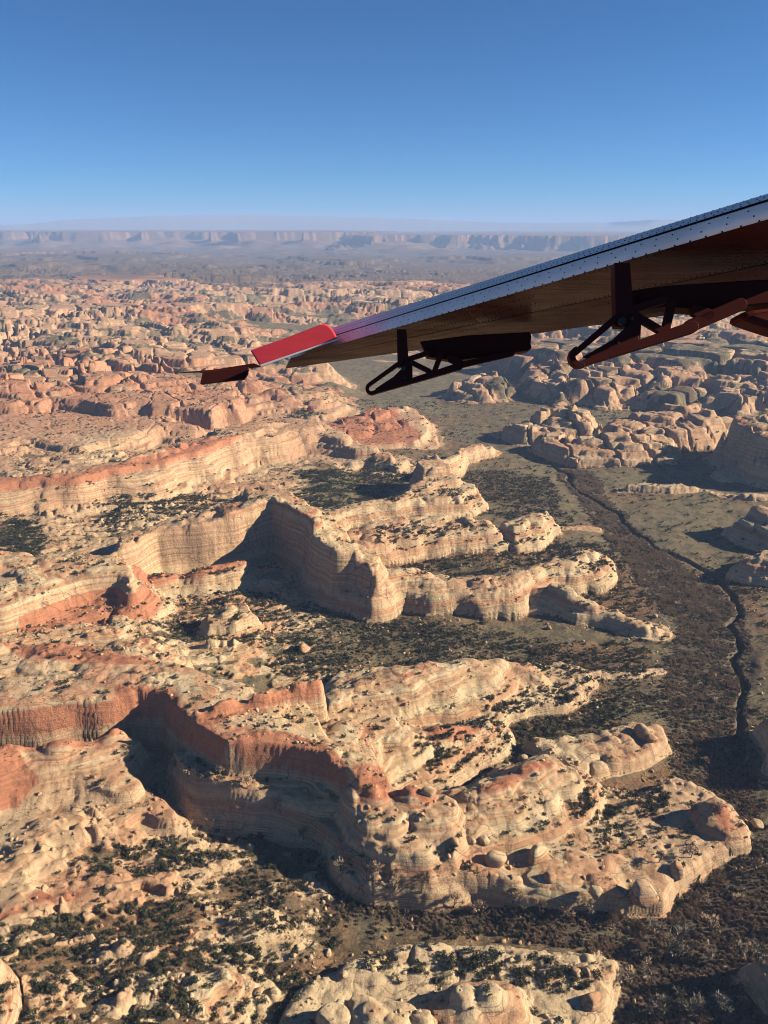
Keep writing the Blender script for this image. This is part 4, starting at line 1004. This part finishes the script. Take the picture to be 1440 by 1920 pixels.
def boulder_mesh(seed, sub=3, flat=1.0):
    bm = bmesh.new(); bmesh.ops.create_icosphere(bm, subdivisions=sub, radius=1)
    R = random.Random(seed)
    planes = [(Vector((R.gauss(0, 1), R.gauss(0, 1), R.gauss(0, .7))).normalized(), R.uniform(.5, .85)) for _ in range(12)]
    co = np.array([v.co for v in bm.verts])
    nz = fbm(co[:, 0] * 1.7 + seed, co[:, 1] * 1.7 + co[:, 2] * 2.3, seed, 3)
    for v, a in zip(bm.verts, nz):
        p = v.co * (1 + 0.22 * float(a))
        for n, h in planes:
            d = p.dot(n) - h
            if d > 0: p = p - n * d * 0.85
        v.co = Vector((p.x, p.y, p.z * flat))
    for f in bm.faces: f.smooth = True
    me = bpy.data.meshes.new("boulder"); bm.to_mesh(me); bm.free()
    at = me.attributes.new("rock", 'FLOAT', 'POINT'); at.data.foreach_set("value", np.ones(len(me.vertices), np.float32))
    me.materials.append(M_LAND)
    return me
def boulders():
    spots = [  # px, py (foot), radius px, height m there, label
        (432, 1578, 10, 8, 'sunlit pale boulder, higher of two at the edge of the great shadow'),
        (470, 1590, 9, 8, 'sunlit pale boulder, lower of two at the edge of the great shadow'),
        (1206, 1692, 32, 3, 'huge cream boulder at the foot of the bench cliff, shaded on one side'),
        (1012, 1612, 30, 20, 'big square boulder with mossy junipers perched on the bench rim'),
        (930, 1620, 24, 20, 'rounded boulder on the bench with a dark undercut shadow'),
        (1032, 1652, 15, 17, 'small angular boulder on the smooth strip above the brush'),
        (1118, 1680, 17, 10, 'pointed dark boulder leaning against the bench cliff'),
        (1270, 1640, 20, 14, 'tan boulder at the bench corner nearest the wash'),
        (908, 1582, 14, 22, 'round cream boulder in a row of three below the striped ridge, beside the soil hollow'),
        (880, 1580, 13, 24, 'round cream boulder, middle of three below the striped ridge'),
        (852, 1584, 13, 26, 'round cream boulder, farthest in from the soil hollow of three below the striped ridge'),
        (570, 1222, 18, 16, 'blocky cream boulder beside the dark pinyon flat'),
        (504, 1248, 6, 24, 'small dark faced block, one of a pair on the pinyon flat'),
        (520, 1244, 6, 24, 'small pale block, one of a pair on the pinyon flat'),
        (982, 1428, 14, 8, 'split boulder standing below the broken cream ledges'),
        (615, 1792, 10, 8, 'solitary round boulder beside the side canyon thicket'),
        (484, 1866, 12, 20, 'pale angular boulder in the juniper thicket'),
        (512, 1862, 10, 16, 'small rounded boulder next to a pale angular one in the thicket'),
        (1420, 1552, 14, 3, 'white angular boulder at the very tip of the bench'),
        (1030, 1180, 8, 6, 'small white block in the flat below the dark sided fin'),
        (1228, 1158, 7, 4, 'flat white slab near the tip of the dark sided fin'),
        (806, 1490, 18, 42, 'cream dome boulder on the prow of the mesa'),
        (700, 1500, 20, 44, 'large cream cap boulder on the shoulder of the mesa prow'),
        (1204, 1380, 20, 14, 'rounded boulder topping the broken ledges'),
        (1222, 1392, 16, 10, 'tan split boulder at the end of the broken ledges'),
        (1110, 1890, 26, 10, 'big block fallen at the corner of the stony bench'),
        (1080, 1830, 12, 12, 'round twin boulder on the stony bench, closer to the brush'),
        (1100, 1826, 11, 12, 'round twin boulder on the stony bench, beyond its neighbour'),
        (645, 1830, 8, 12, 'small boulder at the lip of the side canyon'),
    ]
    vm = [boulder_mesh(700 + k) for k in range(6)]
    for n, (px, py, rp, zz, lab_) in enumerate(spots):
        X, Y = U(px, py, zz)
        for _ in range(3):
            z = float(look(np.array([X]), np.array([Y]))[0][0]); X, Y = U(px, py, z)
        dist = math.sqrt(X * X + Y * Y + (CAM_H - z) ** 2)
        r = rp / FOC * dist * 0.8
        o = bpy.data.objects.new("boulder", vm[n % 6]); C.objects.link(o)
        o.location = (X, Y + r * 0.3, z + r * 0.28); o.scale = (r * 1.1, r * .9, r * .8); o.rotation_euler = (0, 0, n * 2.4)
        tag(o, lab_, 'boulder', 'loose boulders on benches and floors')
    # small rubble
    x, y = scatter(160000, 195, 900)
    z, veg, rock, slope, brush, tal = look(x, y, 'veg', 'rock', 'slope', 'brush', 'talus')
    cl = fbm(x / 25, y / 25, 431, 3, 0.6)
    keep = rng.random(x.size) < ((0.05 + 0.5 * veg * ss(0, .35, cl)) * (1 - brush) * 0.45 + 0.42 * tal * ss(-0.15, 0.25, cl)) * ss(1.1, .6, slope)
    x, y, z = x[keep], y[keep], z[keep]
    pr = [boulder_mesh(760 + k, 2, .8) for k in range(3)]
    s = 0.3 + 1.0 * rng.random(x.size) ** 3 * 1.6
    gn_scatter("rock_rubble", np.stack([x, y, z + 0.1 * s], 1), s, rng.uniform(0, 6.28, x.size), pr, 'scattered pale rubble on ledges and slopes')
    print("rubble", x.size)
boulders()
print("plants", round(time.time() - T0, 1))

# ------------------------------------------------------------------ the aircraft's wing outside the window
def W(px, py, d):
    x, y, z = ray(px, py)
    return Vector((x * d, y * d, CAM_H + z * d))
def lerp(a, b, t): return a + (b - a) * t
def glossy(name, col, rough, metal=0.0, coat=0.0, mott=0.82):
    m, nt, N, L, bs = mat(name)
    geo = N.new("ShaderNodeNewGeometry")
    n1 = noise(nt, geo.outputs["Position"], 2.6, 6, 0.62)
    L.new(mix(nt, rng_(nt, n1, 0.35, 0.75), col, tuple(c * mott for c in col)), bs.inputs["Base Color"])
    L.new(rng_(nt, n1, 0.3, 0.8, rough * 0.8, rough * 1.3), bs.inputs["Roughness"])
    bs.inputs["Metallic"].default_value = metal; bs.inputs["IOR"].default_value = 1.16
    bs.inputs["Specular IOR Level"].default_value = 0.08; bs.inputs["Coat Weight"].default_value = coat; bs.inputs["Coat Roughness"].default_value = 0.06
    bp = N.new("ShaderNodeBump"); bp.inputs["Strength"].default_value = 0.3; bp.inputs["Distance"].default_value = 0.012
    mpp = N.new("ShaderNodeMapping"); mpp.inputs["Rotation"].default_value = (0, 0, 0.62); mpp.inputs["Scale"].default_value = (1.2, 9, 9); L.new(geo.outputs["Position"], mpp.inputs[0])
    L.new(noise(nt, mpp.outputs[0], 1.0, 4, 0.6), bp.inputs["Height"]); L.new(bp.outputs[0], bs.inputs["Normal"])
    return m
def airplane_wing():
    root = bpy.data.objects.new("airplane_wing", None); C.objects.link(root)
    root.location = W(1000, 600, 3.0); root.empty_display_size = 0.3
    tag(root, 'riveted aircraft wing with red tip and dark flap brackets, seen along its span', 'airplane wing')
    inv = Matrix.Translation(-Vector(root.location))
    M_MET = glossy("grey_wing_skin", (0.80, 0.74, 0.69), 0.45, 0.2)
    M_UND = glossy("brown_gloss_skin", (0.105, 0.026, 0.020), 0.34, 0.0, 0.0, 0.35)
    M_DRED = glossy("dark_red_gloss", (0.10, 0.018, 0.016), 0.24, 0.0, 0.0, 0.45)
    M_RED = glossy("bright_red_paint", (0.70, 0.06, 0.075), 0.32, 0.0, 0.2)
    M_DARK = glossy("dark_bracket_paint", (0.07, 0.018, 0.015), 0.35)
    M_BLK = glossy("black_seam", (0.012, 0.012, 0.012), 0.6)
    M_RIV = glossy("rivet_metal", (0.06, 0.05, 0.05), 0.4, 0.5)
    def part(name, V, F, m, parent=None, smooth=True, label=None, bevel=0):
        p = parent or root
        me = bpy.data.meshes.new(name); me.from_pydata([tuple(v - Vector(root.location)) for v in V], [], F)
        bm = bmesh.new(); bm.from_mesh(me); bmesh.ops.recalc_face_normals(bm, faces=bm.faces)
        if bevel: bmesh.ops.bevel(bm, geom=[e for e in bm.edges if e.calc_face_angle(0) > 0.5], offset=bevel, segments=2, affect='EDGES', profile=0.5)
        for f in bm.faces: f.smooth = smooth
        bm.to_mesh(me); bm.free()
        me.materials.append(m); o = bpy.data.objects.new(name, me); C.objects.link(o); o.parent = p
        if label: o['label'] = label
        return o
    # the wing's edges in space: at root (off the frame) and at the tip
    R_ = dict(T=W(1560, 326, 1.92), M=W(1560, 338, 1.87), N=W(1560, 376, 1.86), S=W(1560, 470, 2.35), L=W(1560, 548, 3.05), U=W(1560, 470, 3.1))
    E_ = dict(T=W(560, 634, 5.62), M=W(560, 650, 5.52), N=W(545, 672, 5.52), S=W(540, 681, 5.9), L=W(535, 691, 6.6), U=W(540, 678, 6.65))
    def edge(k, t): return R_[k].lerp(E_[k], t)
    ns = 60
    def strip(k0, k1, rows, bulge=0.0, t0=0.0, t1=1.0, out=0.0):
        V, F = [], []
        for i in range(ns + 1):
            t = lerp(t0, t1, i / ns)
            a, b = edge(k0, t), edge(k1, t)
            for r in range(rows + 1):
                u = r / rows; p = a.lerp(b, u)
                tow = (Vector((0, 0, CAM_H)) - p).normalized()
                V.append(p + tow * (bulge * math.sin(math.pi * u) * lerp(1, .5, t) + out))
        for i in range(ns):
            for r in range(rows):
                o = i * (rows + 1) + r
                F.append((o, o + 1, o + rows + 2, o + rows + 1))
        return V, F
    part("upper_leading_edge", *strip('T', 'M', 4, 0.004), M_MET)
    part("leading_edge", *strip('M', 'N', 6, 0.012), M_MET)
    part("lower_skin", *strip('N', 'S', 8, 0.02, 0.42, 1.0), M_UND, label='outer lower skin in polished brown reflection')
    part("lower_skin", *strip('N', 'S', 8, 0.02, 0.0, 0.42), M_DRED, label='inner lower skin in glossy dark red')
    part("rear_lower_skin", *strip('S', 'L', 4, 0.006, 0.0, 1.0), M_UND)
    part("upper_skin", *strip('U', 'T', 8, 0.0), M_MET)
    V, F = strip('L', 'U', 1); part("trailing_edge", V, F, M_DRED)
    # seams between the skins
    def seam(k, wdt, name="seam", off=0.004):
        V, F = [], []
        for i in range(ns + 1):
            p = edge(k, i / ns); tow = (Vector((0, 0, CAM_H)) - p).normalized(); q = edge('N' if k != 'N' else 'S', i / ns)
            dn = (q - p).normalized()
            V += [p + tow * off - dn * wdt, p + tow * (off + .001) + dn * wdt]
        for i in range(ns): F.append((2 * i, 2 * i + 1, 2 * i + 3, 2 * i + 2))
        part(name, V, F, M_BLK)
    seam('M', 0.0035); seam('S', 0.005)
    # cap that closes the end
    V = [E_[k] for k in ('T', 'M', 'N', 'S', 'L', 'U')]
    part("end_rib", V, [tuple(range(6))], M_MET, smooth=False)
    # rivets
    V, F = [], []
    def rivet(p, n, r):
        n = n.normalized(); t = n.orthogonal().normalized(); b = n.cross(t); o = len(V)
        for k in range(6):
            w = k * math.pi / 3; V.append(p + (t * math.cos(w) + b * math.sin(w)) * r)
        for k in range(6):
            w = k * math.pi / 3; V.append(p + (t * math.cos(w) + b * math.sin(w)) * r * .6 + n * r * .75)
        for k in range(6): F.append((o + k, o + (k + 1) % 6, o + 6 + (k + 1) % 6, o + 6 + k))
        F.append(tuple(range(o + 6, o + 12)))
    def rivet_row(k0, k1, u, n, r, t0=0.0, t1=1.0, bulge=0.0, up=None):
        for i in range(n):
            t = lerp(t0, t1, (i + .5) / n) + random.uniform(-.0006, .0006)
            p = edge(k0, t).lerp(edge(k1, t), u); tow = (Vector((0, 0, CAM_H)) - p).normalized()
            nn = (tow + Vector((0, 0, up))) if up else tow
            rivet(p + tow * (bulge * math.sin(math.pi * u) * lerp(1, .5, t) + .0005), nn, r)
    rivet_row('T', 'M', 0.02, 150, .0019, up=1.0)
    rivet_row('T', 'M', 00.42, 160, .0024, bulge=.004)
    rivet_row('T', 'M', 0.75, 130, .0024, bulge=.004)
    rivet_row('M', 'N', 0.28, 60, .0024, bulge=.012)
    rivet_row('M', 'N', 0.62, 46, .0025, bulge=.012)
    rivet_row('M', 'N', 0.97, 70, .0034, bulge=.012, up=-.3)
    rivet_row('N', 'S', 0.06, 150, .0028, bulge=.02)
    for u in (0.3, 0.62): rivet_row('N', 'S', u, 90, .0030, .3, 1.0, bulge=.02)
    rivet_row('N', 'S', 0.93, 160, .0030, bulge=.02)
    for u in (0.2, 0.85): rivet_row('S', 'L', u, 150, .0030, bulge=.006)
    o = part("rivets", V, F, M_RIV); o['kind'] = 'stuff'
    # plates cut to an outline, with thickness
    def plate(name, outline, d, th, m, parent=None, dz=0.0, label=None, bevel=0.003, away=False):
        n = len(outline)
        V = [W(x, y, d + dz * (x - outline[0][0])) for x, y in outline]
        ax = (V[1] - V[0]).cross(V[2] - V[0]).normalized()
        if ax.dot(V[0] - Vector((0, 0, CAM_H))) < 0: ax = -ax
        if away: ax = (sum(V, Vector()) / n - Vector((0, 0, CAM_H))).normalized()
        V2 = [v + ax * th for v in V]
        F = [tuple(range(n)), tuple(range(2 * n - 1, n - 1, -1))] + [(i, i + n, (i + 1) % n + n, (i + 1) % n) for i in range(n)]
        return part(name, V + V2, F, m, parent, smooth=False, label=label, bevel=bevel)
    # the red tip
    plate("wing_tip", [(469, 657), (540, 632), (602, 608), (609, 607), (616, 610), (624, 618), (633, 634), (560, 662), (489, 689)], 4.1, 1.3, M_RED, label='bright red wing tip', bevel=0.008, away=True)
    plate("tip_seam", [(487, 684), (634, 634), (635, 636), (489, 688)], 4.08, 0.01, M_MET, bevel=0.002)
    plate("tip_plate", [(380, 697), (466, 688), (464, 701), (457, 711), (375, 720)], 6.1, 0.04, M_DARK, label='dark drooping tip plate')
    plate("tip_fairing", [(326, 699), (400, 693), (476, 681), (491, 687), (440, 692), (385, 697)], 6.3, 0.03, M_UND, bevel=0.0)
    # flap brackets
    def bar(parent, name, a, b, w0, w1, d, th, m=None):
        ax_, ay_ = a; bx2, by2 = b
        L_ = math.hypot(bx2 - ax_, by2 - ay_); ux, uy = (bx2 - ax_) / L_, (by2 - ay_) / L_; nx, ny = -uy, ux
        pts = []
        for k in range(7):
            w = math.pi / 2 + k * math.pi / 6
            pts.append((ax_ + (ux * math.cos(w) + nx * math.sin(w)) * w0 / 2, ay_ + (uy * math.cos(w) + ny * math.sin(w)) * w0 / 2))
        for k in range(7):
            w = -math.pi / 2 + k * math.pi / 6
            pts.append((bx2 + (ux * math.cos(w) + nx * math.sin(w)) * w1 / 2, by2 + (uy * math.cos(w) + ny * math.sin(w)) * w1 / 2))
        return plate(name, pts, d, th, m or M_DARK, parent, bevel=0.002)
    def arc_bar(parent, name, c, r0, r1, w0, w1, d, th):
        pts = []
        for k in range(13):
            w = lerp(w0, w1, k / 12); pts.append((c[0] + r1 * math.cos(w), c[1] + r1 * math.sin(w)))
        for k in range(12, -1, -1):
            w = lerp(w0, w1, k / 12); pts.append((c[0] + r0 * math.cos(w), c[1] + r0 * math.sin(w)))
        return plate(name, pts, d, th, M_DARK, parent, bevel=0.0015)
    def bracket(label, d, sc_bar, post, up, low, wedge, loop, struts, bolts):
        e = bpy.data.objects.new("flap_bracket", None); C.objects.link(e); e.parent = root; e.empty_display_size = 0.1
        e['label'] = label
        x0, y0, x1, y1 = post
        plate("post", [(x0, y0), (x1, y0), (x1 + 8 * sc_bar, y1), (x0 + 3 * sc_bar, y1)], d + .01, .045, M_DARK, e)
        bar(e, "upper_rail", up[0], up[1], 11 * sc_bar, 13 * sc_bar, d, .03)
        bar(e, "lower_rail", low[0], low[1], 11 * sc_bar, 22 * sc_bar, d + .002, .034)
        plate("wedge", wedge, d + .004, .026, M_DARK, e)
        arc_bar(e, "loop_end", loop[0], loop[1], loop[2], loop[3], loop[4], d - .002, .036)
        for a, b, w in struts: bar(e, "strut", a, b, w, w, d + .006, .022)
        for x, y, r in bolts:
            ang = [k * math.pi / 5 for k in range(10)]
            plate("bolt", [(x + r * math.cos(w), y + r * math.sin(w)) for w in ang], d - .012, .012, M_RIV, e, bevel=.001)
    bracket('nearer slotted flap bracket', 2.45, 1.0, (1152, 492, 1182, 612), ((1078, 662), (1160, 592)), ((1092, 681), (1300, 612)),
            [(1094, 668), (1150, 636), (1182, 606), (1196, 612), (1200, 640), (1120, 674)], ((1089, 668), 9.5, 21, math.pi * .35, math.pi * 1.38),
            [((1186, 580), (1248, 560), 15), ((1192, 590), (1246, 622), 14), ((1192, 596), (1190, 640), 22), ((1262, 566), (1250, 616), 15), ((1296, 610), (1390, 570), 24), ((1306, 582), (1330, 590), 22)],
            [(1167, 601, 8), (1160, 642, 3), (1186, 597, 4)])
    bracket('farther slotted flap bracket', 3.85, 0.62, (744, 617, 762, 688), ((693, 720), (752, 678)), ((699, 736), (862, 686)),
            [(703, 729), (738, 706), (758, 686), (770, 692), (774, 706), (720, 732)], ((697, 728), 5.5, 12, math.pi * .35, math.pi * 1.38),
            [((762, 674), (800, 662), 9), ((766, 676), (806, 696), 9), ((768, 680), (768, 710), 11), ((826, 666), (814, 698), 10), ((856, 686), (960, 662), 11), ((845, 672), (862, 680), 14)],
            [(757, 690, 4.5), (759, 709, 2), (770, 680, 2.5)])
    plate("flap_fairing", [(787, 640), (880, 628), (994, 622), (997, 630), (995, 644), (998, 652), (990, 657), (920, 668), (852, 676), (800, 668)], 3.95, 0.07, M_DARK, label='dark flap hinge fairing', bevel=.006)
    plate("flap_fairing", [(1178, 545), (1260, 534), (1420, 524), (1520, 520), (1520, 560), (1440, 570), (1330, 582), (1250, 574), (1190, 584)], 2.55, 0.08, M_DARK, label='dark inner flap hinge fairing', bevel=.006)
    # strut fairing at the corner
    plate("strut_fairing", [(1387, 594), (1394, 585), (1412, 577), (1450, 570), (1540, 560), (1540, 650), (1470, 622), (1420, 606)], 2.7, 0.12, M_UND, label='brown strut fairing', bevel=.02)
airplane_wing()
print("wing", round(time.time() - T0, 1))

# ------------------------------------------------------------------ air
def haze():
    bm = bmesh.new(); bmesh.ops.create_cube(bm, size=1)
    me = bpy.data.meshes.new("haze"); bm.to_mesh(me); bm.free()
    o = bpy.data.objects.new("haze", me); C.objects.link(o)
    lo, hi = -60.0, 800.0
    o.scale = (240000, 240000, hi - lo); o.location = (0, 0, (hi + lo) / 2)
    m = bpy.data.materials.new("haze_air"); m.use_nodes = True; nt = m.node_tree
    for n in list(nt.nodes):
        if n.type != 'OUTPUT_MATERIAL': nt.nodes.remove(n)
    v = nt.nodes.new("ShaderNodeVolumePrincipled")
    v.inputs["Color"].default_value = (0.34, 0.51, 0.84, 1)
    v.inputs["Density"].default_value = 5.4e-5
    v.inputs["Anisotropy"].default_value = 0.0
    nt.links.new(v.outputs[0], nt.nodes["Material Output"].inputs["Volume"])
    me.materials.append(m); tag(o, kind='stuff', label='thin blue desert haze')
    o.visible_shadow = True
haze()
print("script", round(time.time() - T0, 1))
